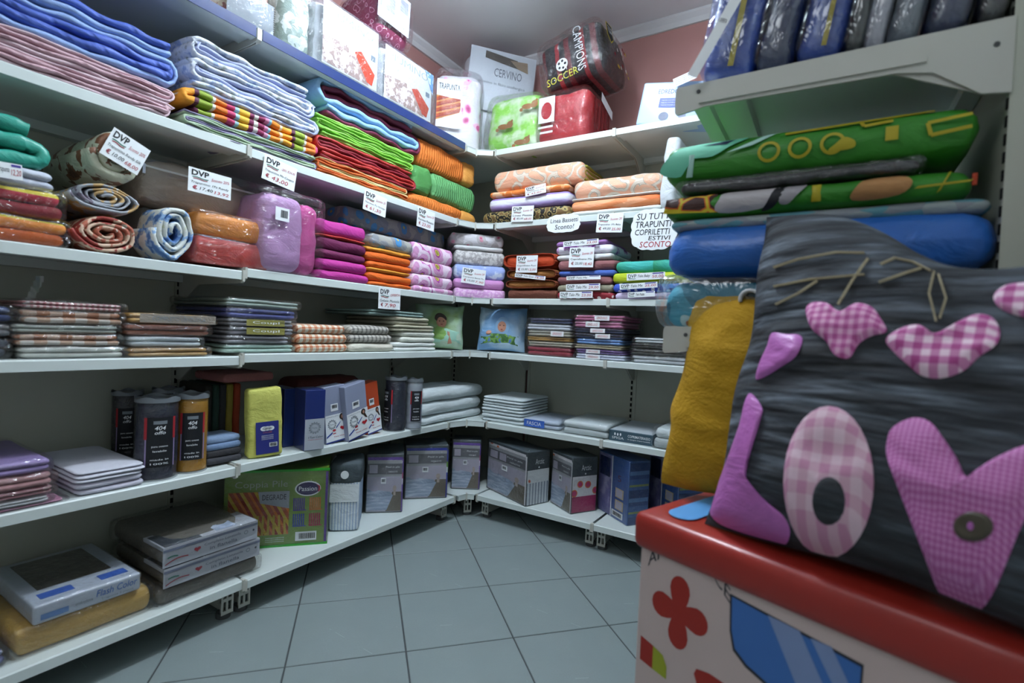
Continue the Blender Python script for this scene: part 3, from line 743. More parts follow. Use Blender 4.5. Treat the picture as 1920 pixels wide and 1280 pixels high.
ORA = plain('orange_cotton', 'de671f', .7, .2, 40); AMB2 = plain('amber_cotton', 'd18a2a', .7, .2, 40)
GFLO = pat('grey_blue_flower_cloth', 'voro', [(0, 'c9b24a'), (.10, '4f8fc4'), (.34, '8a8d92'), (.6, 'a5a29c')], 17, dist=.5)
def och(label, m): return F(soft, 'folded_throw', label, 'throw', m, 'folded orange and amber throws', .02, .0, .004)
stack(WL, ZL[3], .002, [
    (694, 775, 531, och('orange throw at the bottom of the orange stack', ORA)), (691, 775, 514, och('thin orange throw, second from the bottom of the orange stack', ORA)), (691, 772, 506, och('amber throw in the middle of the orange stack', AMB2)),
    (691, 774, 494, och('orange throw just above the middle amber one', ORA)), (689, 774, 477, och('thick orange throw under the top amber one', ORA)), (690, 774, 468, och('amber throw on top of the orange stack', AMB2)),
    (699, 776, 444, F(soft, 'folded_bedspread', 'grey bedspread with blue flowers on the orange stack', 'bedspread', GFLO))], d=.13)
GBR = plain('taupe_cloth', '8b7f78', .75)
stack(WL, ZL[3], .15, [
    (655, 836, 470, F(soft, 'folded_bedspread', 'taupe bedspread lying at the back behind the orange stack', 'bedspread', GBR)), (650, 836, 443, F(soft, 'folded_bedspread', 'brown grey bedspread lying at the back, second layer', 'bedspread', plain('brown_grey_cloth', '6f6462', .75))),
    (645, 835, 410, F(soft, 'folded_bedspread', 'long grey flowered bedspread just below two hanging price cards', 'bedspread', GFLO))], d=.19)
FLP = pat('pink_flower_print', 'voro', [(0, '8f8a34'), (.16, 'c7b653'), (.22, 'a8429a'), (.30, 'd79ac6'), (.55, 'ecd5e6'), (.75, 'c565ae')], 15, dist=.7)
def fl(label): return F(soft, 'folded_bedspread', label, 'bedspread', FLP, 'pink flower printed bedspreads', .014, 0, .003)
stack(WL, ZL[3], .004, [(777, 851, 539, fl('pink flower printed bedspread at the bottom of its stack')), (775, 850, 517, fl('pink flower printed bedspread, second from the bottom of its stack')),
                        (776, 850, 492, fl('pink flower printed bedspread, third from the bottom of its stack')), (775, 850, 461, fl('pink flower printed bedspread on top of its stack'))], d=.14)
# corner
DAM = pat('grey_damask', 'noise', [(0, '8c8786'), (.48, 'a8a3a2'), (.54, 'cfccca')], 60, 'LINEAR', detail=3); DAMP = pat('pink_damask', 'noise', [(0, 'c88bc4'), (.5, 'd9a2d4'), (.56, 'e9c4e2')], 70, 'LINEAR', detail=3)
DAMB = pat('blue_damask', 'noise', [(0, '8b9fdc'), (.55, 'a0b2e6'), (.62, 'd3ddf4')], 22, 'LINEAR')
DAMF = pat('pale_grey_rose_print', 'voro', [(0, 'b34a6e'), (.12, 'c98f9e'), (.22, 'b5b0b2'), (.5, 'cfccd0')], 22, dist=.5)
stack(WK, ZL[3], .01, [
    (850, 949, 541, F(soft, 'folded_bedspread', 'pink damask bedspread at the bottom of the corner stack', 'bedspread', DAMP)), (850, 947, 523, F(soft, 'folded_bedspread', 'plain pink bedspread behind the price card in the corner stack', 'bedspread', plain('orchid_pink', 'd394cc', .7))),
    (850, 948, 497, F(soft, 'folded_bedspread', 'light blue damask bedspread in the corner stack', 'bedspread', DAMB)), (851, 947, 470, F(soft, 'folded_bedspread', 'grey damask bedspread in the corner stack', 'bedspread', DAM)),
    (852, 946, 461, F(soft, 'folded_bedspread', 'thin white bedspread in the corner stack', 'bedspread', C('cfcfcf'))), (844, 946, 438, F(soft, 'folded_bedspread', 'pale grey bedspread with roses on top of the corner stack', 'bedspread', DAMF))], d=.26)

# ================================================================ LONG WALL: shelf 4 (bagged sheets)
CHK = gingham('brown_white_check', 'cfc9c2', 'a0663f', 22, 'bfa08a'); CHR = gingham('red_gingham', 'c9b7b4', '8e3b45', 90, 'ab7a7c'); GRP = plain('grey_green_sheet', 'a9b0a8', .6)
WHS = plain('off_white_sheet', 'cfd3cc', .6, .2, 40)
def pk(label, m, grp=None, **k): return F(pack, 'sheet_pack', label, 'bedding', m, grp, **k)
stack(WL, ZA[4], .01, [
    (33, 242, 649, pk('off-white bagged sheet set at the bottom of the checked stack', WHS)), (26, 236, 626, pk('brown and white checked sheet set, lower of the two', CHK)),
    (21, 232, 608, pk('grey bagged sheet set between two brown checked ones', GRP)), (36, 238, 582, pk('brown and white checked sheet set, upper of the two', CHK)),
    (40, 240, 566, pk('dark red gingham sheet set on top of the checked stack', CHR))])
g = G()
for i in range(6): g.box(-.01+.004*i, .0, .012*i, .004+.004*i, .0012, .012*(i+1)+.001)
o = tag(obj('plastic_strap', g.mesh('plastic_strap'), CLEAR2), 'loose clear plastic strap on top of the gingham sheet set', 'strap'); s_, z_ = WL.hit(55, 585, .0); WL.put(o, s_, .004, WL.hit(140, 566, .01)[1]-.02)
stack(WL, ZA[4], .02, [(-60, 24, 632, pk('dark blue grey bagged sheets at the picture edge, lower', C('4f5663'))), (-60, 32, 604, pk('grey bagged sheets at the picture edge, middle', C('7f7f84'))), (-60, 36, 572, pk('navy blue bagged sheets at the picture edge, topmost', C('3a4670')))])
GOLD = plain('gold_satin', 'b08a4c', .4, .3, 30, coat=.3); COP = plain('copper_satin', '9a5f48', .4, .3, 30, coat=.3)
stack(WL, ZA[4], .008, [
    (240, 400, 651, pk('golden bagged sheet set lying on the shelf', GOLD)), (240, 386, 630, pk('white bagged sheet set under a copper one', plain('cool_white_sheet', 'c3ccd0', .6))),
    (235, 400, 608, pk('copper brown sheet set in shiny film', COP)),
    (242, 409, 588, F(pack, 'sheet_pack', 'thin grey boxed sheet set with gold ends on a copper set', 'bedding', GOLD, strip=(-.4, .46, plain('kraft_grey', '8d8478', .6), 'COMPLETO LENZUOLA', M_GRY)))])
MINT = plain('mint_sheet', 'a9c4b8', .6); GRL = plain('cold_grey_sheet', '8f8f96', .6); VIO = plain('violet_blue_sheet', '4d528c', .5); OLV = plain('olive_label', '8a8546', .6)
stack(WL, ZL[4], .012, [
    (420, 556, 645, pk('mint green sheet set at the bottom of a stack beside the shelf joint', MINT)), (425, 550, 629, pk('grey sheet set above a mint green one', GRL)),
    (430, 558, 613, pk('grey sheet set with an olive label, lower of the two', GRL, strip=(-.28, .28, OLV, 'Coupl', M_WHT))), (430, 558, 598, pk('grey sheet set with an olive label, upper of the two', GRL, strip=(-.28, .28, OLV, 'Coupl', M_WHT))),
    (426, 560, 578, pk('violet blue sheet set in clear film', VIO)), (425, 568, 562, pk('grey green sheet set on top of the violet one', plain('grey_green2', '87948c', .6)))], d=.34)
CHO = gingham('orange_cream_check', 'ddd5c4', 'b05a34', 42, 'cf9a78', bands=(.5, .75)); CHG = gingham('grey_black_check', 'b9b5ac', '45423f', 48, '8b8780', bands=(.6, .8))
CHAIRPAD = 'checked chair pads'
def pad(label, m): return F(soft, 'chair_pad', label, 'chair pad', m, None, .02, .003, .003)
stack(WL, ZL[4], .01, [(557, 655, 644, pad('orange checked chair pad at the bottom of its stack', CHO)), (556, 654, 626, pad('orange checked chair pad in the middle of its stack', CHO)), (558, 650, 609, pad('orange checked chair pad on top of its stack', CHO))], d=.28)
stack(WL, ZL[4], .01, [(657, 741, 643, pad('plain cream chair pad under two grey checked ones', plain('cream_pad', 'd3cfc0', .7))), (656, 738, 627, pad('grey checked chair pad, lower of the two', CHG)), (657, 733, 611, pad('grey checked chair pad, upper of the two', CHG))], d=.2)
CRM_ = plain('cream_sheet', 'bdb8a2', .65); IV = plain('ivory_sheet', 'dcddd2', .6)
stack(WL, ZL[4], .012, [
    (742, 822, 642, F(lobes, 'folded_sheet', 'white folded sheet on the shelf beside the printed baby cushion', 'sheet', plain('bright_white_sheet', 'e3e6e2', .6), 2)), (756, 820, 622, F(lobes, 'folded_sheet', 'ivory folded sheet above a white one', 'sheet', IV, 2)),
    (740, 817, 610, F(lobes, 'folded_sheet', 'cream folded sheet, lower of the two', 'sheet', CRM_, 2)), (738, 809, 595, F(lobes, 'folded_sheet', 'cream folded sheet, upper of the two', 'sheet', CRM_, 2)),
    (700, 800, 583, F(lobes, 'folded_sheet', 'grey green folded sheet topping the cream sheets', 'sheet', plain('sea_grey_sheet', '7f9490', .65), 2))], d=.3)

# ================================================================ price cards on the long wall
dvp(WL, (198, 229), (268, 275), (186, 285.5), -.012, 'Sconto 20%', 'Trapuntino Randy Silk', '68,00', 'tilted price card reading 68,00 on the cream rolled quilt', '10,00')
dvp(WL, (357, 312), (437, 335), (352, 356), -.004, 'Sconto 20%', 'Trapuntino 1Pz Randy', '13,92', 'price card reading 13,92 in front of the zipped bag', '17,40')
dvp(WL, (494, 287), (555, 316), (490, 333), -.006, '-20% €34,40', 'Trapuntino Mx Coupes', '43,00', 'price card reading 43,00 hanging from the shelf joint')
dvp(WL, (684, 354), (726, 373), (680, 391), -.006, 'Sconto 20', 'Matrimon Piu Vantage', '61,30', 'price card reading 61,30 hanging below the orange quilt')
dvp(WL, (785, 387), (817, 400), (781, 423), -.006, 'Sconto 20', 'Matrimon Piumetto', '23,00', 'price card reading 23,00 hanging below the amber-ended bedspread')
dvp(WL, (709, 538), (750, 543), (709, 578), -.006, 'OFFERTA', 'Gelatin Mussola', '7,90', 'price card reading OFFERTA 7,90 hanging below the orange throws')
dvp(WK, (866, 500), (910, 507), (864, 529), -.006, 'Sconto 20', 'Copripiumo Benna Mx', '7,90', 'price card reading 7,90 on the corner stack of bedspreads', '10,00')
strip_card(WL, (-24, 298), (43, 310), (-24, 328), -.008, 'Trapunta', '12,20', 'small price card reading 12,20 on the grey blue quilt')
# ================================================================ FAR WALL: shelf 2
PEACH = pat('peach_paisley', 'voro', [(0, '6f6a5a'), (.035, 'd8b49c'), (.30, 'e2ab8c'), (.47, 'cdbfae'), (.485, '6f6a5a'), (.50, 'd9c9b8'), (.62, 'e6a98a')], 12, dist=1.2, rough=.6)
LEO = pat('leopard_print', 'voro', [(0, '8a7446'), (.20, '8a7446'), (.23, '14120f'), (.42, '14120f'), (.46, '9c8a56'), (.6, '6d5430')], 38, dist=.5)
LILW = pat('lilac_white_stripe', 'stripez', [(0, '8d74c0'), (.35, 'b3a0d8'), (.55, 'e6e4ee'), (.85, 'd9dbe6')], 21, 'LINEAR'); ORW = pat('orange_white_print', 'noise', [(0, 'e07a35'), (.52, 'ea9a63'), (.56, 'f0c09a')], 16)
OLIV = plain('olive_lining', '8a8430', .7)
def opened(name, label, cat, w, d, h, m1, m2):
    o = root(name, label, cat); child_soft('outer_cloth', o, 0, 0, 0, w, d, h, m1, .035, .004, .004, (10, 6, 3), rz=h*.45)
    v, f = ribbon(serp(d*.8, h*.75, 4, .01, 3)[0], h*.12, .03, .002, 4)
    obj('lining', mesh('lining', [(w/2+.004-b, a+d*.5, c+h*.1) for a, b, c in v], f, True), m2, o); return o
stack(WB, ZL[2], .002, [
    (902, 1068, 389, F(soft, 'folded_bedspread', 'leopard print bedspread lying on the far shelf', 'bedspread', LEO, None, .03, .003, .005), {'d': .3}),
    (914, 1067, 363, F(soft, 'folded_bedspread', 'lilac and white bedspread on a leopard print one', 'bedspread', LILW, None, .03, .0, .004), {'d': .3}),
    (916, 1066, 351, F(soft, 'folded_bedspread', 'thin orange bedspread on a lilac one', 'bedspread', ORW, None, .02, .0, .003), {'d': .3}),
    (922, 1092, 309, F(opened, 'folded_bedspread', 'peach paisley bedspread with olive lining, on top of the leopard stack', 'bedspread', PEACH, OLIV), {'d': .27})])
ORS = pat('orange_block_print', 'cell', [(0, 'e58a55'), (.4, 'ea9f74'), (.7, 'e2763c')], 9, stretch=(1, 1, 6))
stack(WB, ZL[2], .004, [
    (1069, 1240, 389, F(soft, 'folded_bedspread', 'white bedspread lying under an orange and white one', 'bedspread', C('d5dad8'), None, .02, 0, .003), {'d': .3}),
    (1070, 1238, 369, F(soft, 'folded_bedspread', 'orange and white block print bedspread', 'bedspread', ORS, None, .02, 0, .003), {'d': .3}),
    (1070, 1239, 364, F(soft, 'folded_bedspread', 'thin white bedspread under the second peach paisley one', 'bedspread', C('e0e2e0'), None, .02, 0, .002), {'d': .3}),
    (1072, 1245, 328, F(soft, 'folded_bedspread', 'peach paisley bedspread beside the white paper pack', 'bedspread', PEACH, None, .035, .004, .005), {'d': .28})])
o = soft('bedding_pack', 'narrow white bedding pack standing upright beside the peach bedspread', 'bedding', .06, .24, .275, plain('white_sleeve', 'cfd4d8', .5, .3, 40, coat=.2), None, .02, 0, .006, (4, 5, 8), rz=.02)
s0 = WB.at_z(1250, ZL[2]+.1, -.01, 330); WB.put(o, s0, -.005, ZL[2], .06)

# ================================================================ FAR WALL: shelf 3
RUSTO = plain('rust_orange_chenille', 'b5411c', .8, .4, 120); BRG = plain('bronze_tapestry', '9a6632', .75, .5, 140); BRE = plain('dark_rust_edge', '7a3a20', .8); BRN = plain('brown_chenille', '6e3f30', .85, .4, 120)
def piped(name, label, cat, w, d, h, m, me):
    o = root(name, label, cat); child_soft('cloth', o, 0, .004, .003, w*.97, d, h*.9, m, .025, .002, .004, (8, 5, 2))
    g = G(); n = 40; pts = []
    for i in range(n+1):
        a = 2*math.pi*i/n; c, s = math.cos(a), math.sin(a)
        pts.append((w*.485*math.copysign(abs(c)**.55, c), h*.52+h*.43*math.copysign(abs(s)**.8, s)+.05*h*math.sin(3*a)))
    v, f = ribbon(pts, h*.09, .03, .003, 2); obj('piping', mesh('piping', [(a, b-.004, c) for a, b, c in v], f, True), me, o); return o
stack(WB, ZL[3], .006, [
    (950, 1043, 542, F(soft, 'folded_cover', 'brown chenille sofa cover at the bottom of the rust stack', 'sofa cover', BRN)),
    (948, 1044, 524, F(piped, 'folded_cover', 'bronze tapestry sofa cover, lower of the two', 'sofa cover', BRG, BRE)), (950, 1044, 504, F(piped, 'folded_cover', 'bronze tapestry sofa cover, upper of the two', 'sofa cover', BRG, BRE)),
    (944, 1043, 474, F(piped, 'folded_cover', 'rust orange sofa cover with piping, on top of the stack', 'sofa cover', RUSTO, plain('deep_rust', '93300f', .8)))], d=.26)
REDP = pat('red_polka_dots', 'voro', [(0, 'ecdfd8'), (.26, '8e1e2c')], 30, rnd=.35); BLUP = pat('blue_polka_dots', 'voro', [(0, 'dfe3f2'), (.22, '3450b4')], 30, rnd=.35)
MAU = plain('mauve_chenille', '8c5a5c', .85, .5, 160); OLG = plain('olive_grey_chenille', '8c8874', .85, .4, 160); BLC = plain('blue_chenille', '4560a8', .85, .4, 160)
PURW = pat('white_purple_print', 'noise', [(0, '8a3c98'), (.40, 'c9a3d0'), (.46, 'dfdbe6')], 13)
stack(WB, ZL[3], .006, [
    (1042, 1150, 547, F(soft, 'folded_cover', 'dark red cover with white dots at the bottom of its stack', 'sofa cover', REDP)), (1043, 1149, 533, F(soft, 'folded_cover', 'olive grey cover above the red dotted one', 'sofa cover', OLG)),
    (1042, 1148, 518, F(soft, 'folded_cover', 'mauve cover under the blue one', 'sofa cover', MAU)), (1045, 1154, 506, F(soft, 'folded_cover', 'blue chenille cover between two mauve ones', 'sofa cover', BLC)),
    (1045, 1154, 487, F(soft, 'folded_cover', 'mauve cover on top of the blue one', 'sofa cover', MAU)), (1042, 1149, 475, F(soft, 'folded_cover', 'grey white flowered cover behind the big price card', 'sofa cover', pat('grey_white_floral', 'noise', [(0, '7d7f72'), (.45, 'c9c9c4'), (.6, 'd8d8d8')], 30, 'LINEAR'))),
    (1040, 1149, 459, F(soft, 'folded_cover', 'white cover with purple flowers near the top of its stack', 'sofa cover', PURW)), (1041, 1138, 450, F(soft, 'folded_cover', 'thin purple and white cover topping its stack', 'sofa cover', plain('orchid_stripe', 'a878b8', .7)))], d=.25)
stack(WB, ZL[3], .006, [
    (1152, 1300, 547, F(soft, 'folded_cover', 'pale lilac cover at the bottom beside the red dotted cover', 'sofa cover', C('c4b4cf'))), (1148, 1300, 530, F(soft, 'folded_cover', 'royal blue cover with white dots', 'sofa cover', BLUP)),
    (1147, 1300, 510, F(soft, 'folded_cover', 'lime yellow cover above the blue dotted one', 'sofa cover', plain('lime_yellow', 'b3c21f', .7, .2))), (1154, 1300, 487, F(soft, 'folded_cover', 'turquoise and green cover on top of the lime one', 'sofa cover', pat('turquoise_green', 'stripex', [(0, '2f9a72'), (.5, '3fb8ae')], 6, 'LINEAR')))], d=.25)
# ================================================================ FAR WALL: shelf 4
LBL = plain('label_white', 'e6e8ea', .5, 0); RDL = plain('label_red', 'b03038', .5, 0, vary=0)
def mini(label, hexs, lab=None, x=0.): return pk(label, C(hexs), None, strip=((-.14+x, .14+x, LBL, 'LENZUOLO', RDL) if lab else None))
stack(WB, ZL[4], .014, [
    (984, 1071, 650, mini('dark red bagged sheet, lowest of the six in its stack', '8e2438')), (985, 1072, 640, mini('light beige bagged sheet above the dark red one', 'b9b4a4')), (984, 1071, 631, mini('mustard bagged sheet in the stack of six', 'a8813c')),
    (985, 1070, 619, mini('stone grey bagged sheet above the mustard one', 'a9a59a', 1, .22)), (983, 1070, 607, mini('white bagged sheet just under the navy one', 'd5d8e2')), (988, 1071, 596, mini('navy bagged sheet on top of the stack of six', '2c3050'))], d=.26)
stack(WB, ZL[4], .014, [
    (1074, 1172, 664, mini('white bagged sheet with a small label, lowest of the eight', 'd3d8ea', 1, -.1)), (1076, 1170, 655, mini('purple bagged sheet with a small label', '7a5a9c', 1, -.1)), (1073, 1167, 646, mini('sand coloured bagged sheet in the stack of eight', 'b3a98c')), (1075, 1166, 635, mini('light blue bagged sheet in the stack of eight', '6f97cf')),
    (1073, 1171, 625, mini('dark navy bagged sheet, lower of the two with a label', '2a2c4a', 1, .1)), (1073, 1172, 615, mini('dark navy bagged sheet, upper of the two with a label', '2a2c4a', 1, 0)), (1073, 1168, 602, mini('pink bagged sheet under another pink one', 'c07a9c', 1, -.08)), (1074, 1172, 590, mini('pink bagged sheet on top of the stack of eight', 'b8688e', 1, .08))], d=.26)
stack(WB, ZL[4], .018, [(1180, 1300, 668, mini('silver white bagged sheet lying on the shelf under two black ones', 'b9bdc2')), (1180, 1300, 656, mini('black bagged sheet, lower of the two', '35312f')), (1181, 1300, 645, mini('black bagged sheet, upper of the two', '2e2a29')), (1185, 1304, 634, mini('silver white bagged sheet on top of two black ones', 'c3c7cb'))], d=.26)
# printed cushions in the corner
def cushion(name, label, w, h, th, mat, cat='cushion', n=14, pinch=.10, wob=.004, seed=1, sag=None):
    """square stuffed cushion standing: x -w/2..w/2, z 0..h, puffed about y=0 (front at -th/2)"""
    o = root(name, label, cat); vs = []; fs = []
    def pt(i, j, sg):
        u, v = -1+2*i/n, -1+2*j/n
        e = (1-u**4)*(1-v**4); t = th/2*max(0, e)**.62
        px = u*(1-pinch*(1-abs(v)**1.3)*.5*abs(u)); pz = v*(1-pinch*(1-abs(u)**1.3)*.5*abs(v))
        nv = noise.noise_vector(Vector((u*1.7+seed, v*1.7, seed*2.)))
        n2 = noise.noise(Vector((u*2.2+seed*5, v*5.5, seed)))+.6*noise.noise(Vector((u*5+seed*3, v*9+u*2, seed)))
        return (px*w/2+nv[0]*wob*2, sg*t*(1+.10*n2)+nv[1]*wob*(.6 if e > .05 else .2), h/2+pz*h/2+nv[2]*wob*2*min(1, 1.2+v)-(sag(u)*((v+1)/2)**2 if sag else 0))
    for sg in (-1, 1):
        k = len(vs)
        for j in range(n+1):
            for i in range(n+1): vs.append(pt(i, j, sg))
        for j in range(n):
            for i in range(n):
                a = k+j*(n+1)+i; f = (a, a+1, a+n+2, a+n+1); fs.append(f if sg < 0 else f[::-1])
    obj('cover', mesh('cover', vs, fs, True), mat, o)
    return o, (lambda u, v: pt((u+1)/2*n, (v+1)/2*n, -1))
def patch(par, name, surf, pts, mat, lift=.002, ring_=None):
    """print or applique lying on a cushion face; pts are (u,v) in -1..1"""
    c = np.mean(pts, axis=0); N = len(pts); vs = []; fs = []
    K = 5
    for k in range(K+1):
        s = k/K
        for (u, v) in pts:
            uu, vv = c[0]+(u-c[0])*s, c[1]+(v-c[1])*s
            p = surf(uu, vv); vs.append((p[0], p[1]-lift*(1 if k < K else .2), p[2]))
    for k in range(K):
        for i in range(N):
            a, b = k*N+i, k*N+(i+1) % N; fs.append((a, b, b+N, a+N))
    return obj(name, mesh(name, vs, fs, True), mat, par)
def circ(cx, cz, rx, rz, n=24, a0=0): return [(cx+rx*math.cos(2*math.pi*i/n+a0), cz+rz*math.sin(2*math.pi*i/n+a0)) for i in range(n)]
GRC = pat('green_meadow_print', 'noise', [(0, '4a6a3a'), (.4, '86a06a'), (.55, 'a9c4a8'), (.7, 'c8d8c8')], 9, 'LINEAR'); BLCU = pat('sky_meadow_print', 'noise', [(0, '3f6fa8'), (.45, '7fa8d0'), (.6, 'b4cde0')], 8, 'LINEAR')
SKIN = plain('print_skin', 'c08a72', .6, 0); HAIR = plain('print_dark_hair', '3a2c26', .6, 0); LEAFP = pat('print_leaves', 'noise', [(0, '3f6a34'), (.5, '6f9a4a'), (.6, '5a7fb8')], 30); MINTP = plain('print_mint', '9cc8b4', .6, 0)
oc, sf = cushion('photo_cushion', 'square cushion printed with a seated baby on green, standing in the corner', .235, .215, .10, GRC, seed=2)
patch(oc, 'printed_cloth', sf, [(-.6, -.8), (.9, -.8), (.8, -.25), (.2, -.1), (-.4, -.2)], MINTP); patch(oc, 'printed_body', sf, circ(-.05, -.35, .28, .34), plain('print_green_wrap', '86ae5c', .6, 0), .003)
patch(oc, 'printed_arm', sf, [(.22, -.2), (.34, -.25), (.45, -.78), (.30, -.82)], SKIN, .004); patch(oc, 'printed_hair', sf, circ(-.02, .33, .26, .24), HAIR, .003); patch(oc, 'printed_face', sf, circ(0, .17, .22, .26), SKIN, .004)
for x in (-.08, .09): patch(oc, 'printed_eye', sf, circ(x, .20, .035, .03, 8), HAIR, .0055)
patch(oc, 'printed_mouth', sf, circ(.01, .05, .07, .025, 8), plain('print_lip', '9c4a44', .6, 0), .0055)
WL.put(oc, WL.at_z(840, ZL[4]+.1, .05, 615), .10, ZL[4]+.004, 0, R(-42), R(-7))
oc, sf = cushion('photo_cushion', 'square cushion printed with a baby among leaves on blue, in the corner', .25, .215, .10, BLCU, seed=5)
patch(oc, 'printed_leaves', sf, [(-.8, -.75), (.8, -.75), (.8, -.35), (.3, -.2), (-.3, -.25), (-.8, -.4)], LEAFP); patch(oc, 'printed_bonnet', sf, circ(.12, .12, .32, .40), plain('print_blue_bonnet', '8fb4d6', .6, 0), .003)
patch(oc, 'printed_face', sf, circ(.12, .08, .22, .28), SKIN, .004)
for x in (.04, .21): patch(oc, 'printed_eye', sf, circ(x, .12, .035, .03, 8), HAIR, .0055)
patch(oc, 'printed_mouth', sf, circ(.12, -.05, .06, .025, 8), plain('print_lip', '9c4a44', .6, 0), .0055); patch(oc, 'printed_hand', sf, circ(-.42, -.2, .12, .1), SKIN, .004)
WB.put(oc, WB.at_z(938, ZL[4]+.1, .08, 615), .09, ZL[4]+.004, 0, R(14), R(-7))

# ================================================================ cards on the far wall
dvp(WB, (990, 352), (1029, 343), (985, 369), -.008, 'Sconto 20', 'Copriletto Mx', '43,00', 'price card lying on the lilac and white bedspread')
dvp(WB, (963, 387), (1004, 385), (958, 416), -.008, 'Sconto 20', 'Linea Piazza', '68,00', 'price card leaning on the leopard print bedspread', '85,00')
dvp(WB, (1119, 400), (1168, 399), (1117, 435.5), -.008, 'Sconto 20', 'Trapuntino 1Pz Baby', '25,00', 'price card reading 25,00 hanging from the far shelf edge', '49,00')
dvp(WB, (975, 480), (1015, 479), (967, 511), -.01, 'Sconto 20', 'Copridivano Rust', '12,00', 'price card reading 12,00 on the rust orange sofa cover', '15,00')
dvp(WB, (1068, 464), (1114, 463), (1066, 501), -.01, 'Sconto 20', 'Copridivano Mx', '18,40', 'price card reading 18,40 on the tall sofa cover stack', '23,00')
SC_ = [((966, 512), (1023, 518), (965, 519), 'Telo Gran', '18,00', 'slanting strip card on the bronze tapestry cover'), ((1055, 453), (1121, 447), (1056, 463), 'Telo Mx', '23,00', 'strip card on the thin purple and white cover'),
       ((1063, 518), (1127, 516), (1062, 525), 'Telo Mx', None, 'strip card without price on the lower mauve cover'), ((1062, 533), (1126, 531), (1061, 545), 'Telo Mx', '29,00', 'strip card on the olive grey cover'), ((1050, 547), (1112, 546), (1049, 559), 'Telo Mx', '23,00', 'strip card on the red dotted cover'),
       ((1176, 513), (1248, 509), (1175, 526), 'Telo Baby', '50,00', 'strip card on the lime yellow cover'), ((1165, 533), (1236, 528), (1162, 543), 'Telo Mx', '25,00', 'strip card on the blue dotted cover'), ((1177, 548), (1228, 545), (1177, 558), 'Telo Piazza', None, 'strip card on the pale lilac cover')]
for tl, tr, bl, p_, q_, lb in SC_: strip_card(WB, tl, tr, bl, -.008, p_, q_, lb)
def cloud(tl, tr, bl, rec, lines, label):
    a, b, c = WB.hit(*tl, rec), WB.hit(*tr, rec), WB.hit(*bl, rec); w_ = math.hypot(b[0]-a[0], b[1]-a[1]); h_ = math.hypot(c[0]-a[0], c[1]-a[1])
    o = root('shop_sign', label, 'sign'); pts = []; n = 72
    for i in range(n):
        q = 2*math.pi*i/n; k = 1+.055*abs(math.sin(q*7)); cx, cz = math.cos(q), math.sin(q)
        e = (abs(cx)**3.2+abs(cz)**3.2)**(-1/3.2)
        pts.append((w_/2+w_*.475*cx*e*k, h_/2+h_*.475*cz*e*k))
    obj('card', G().extr(pts, 0, .0006, 'y').mesh('card'), M_PAPER, o)
    for t_, x0, z0, x1, z1, m in lines: deco(o, 'handwriting', lambda g: put_text(g, t_, x0*w_, z0*h_, x1*w_, z1*h_, shear=.1), m)
    WB.put(o, c[0], rec, c[1], -math.atan2(b[1]-a[1], b[0]-a[0]))
cloud((1027, 404), (1091, 398), (1024, 438), -.006, [('Linea Bassetti', .12, .55, .93, .78, M_INK), ('Sconto!', .26, .18, .82, .44, M_INK)], 'cloud shaped paper sign reading Linea Bassetti Sconto')
cloud((1180, 394), (1268, 388), (1180, 470), -.012, [('SU TUTTI', .12, .74, .86, .89, M_INK), ('TRAPUNTI', .10, .55, .86, .70, M_INK), ('COPRILETTI', .10, .37, .84, .51, M_INK), ('ESTIVI', .40, .24, .86, .34, M_INK), ('SCONTO', .22, .07, .88, .21, M_RED)], 'cloud shaped paper sign reading Su tutti trapunti copriletti estivi sconto')
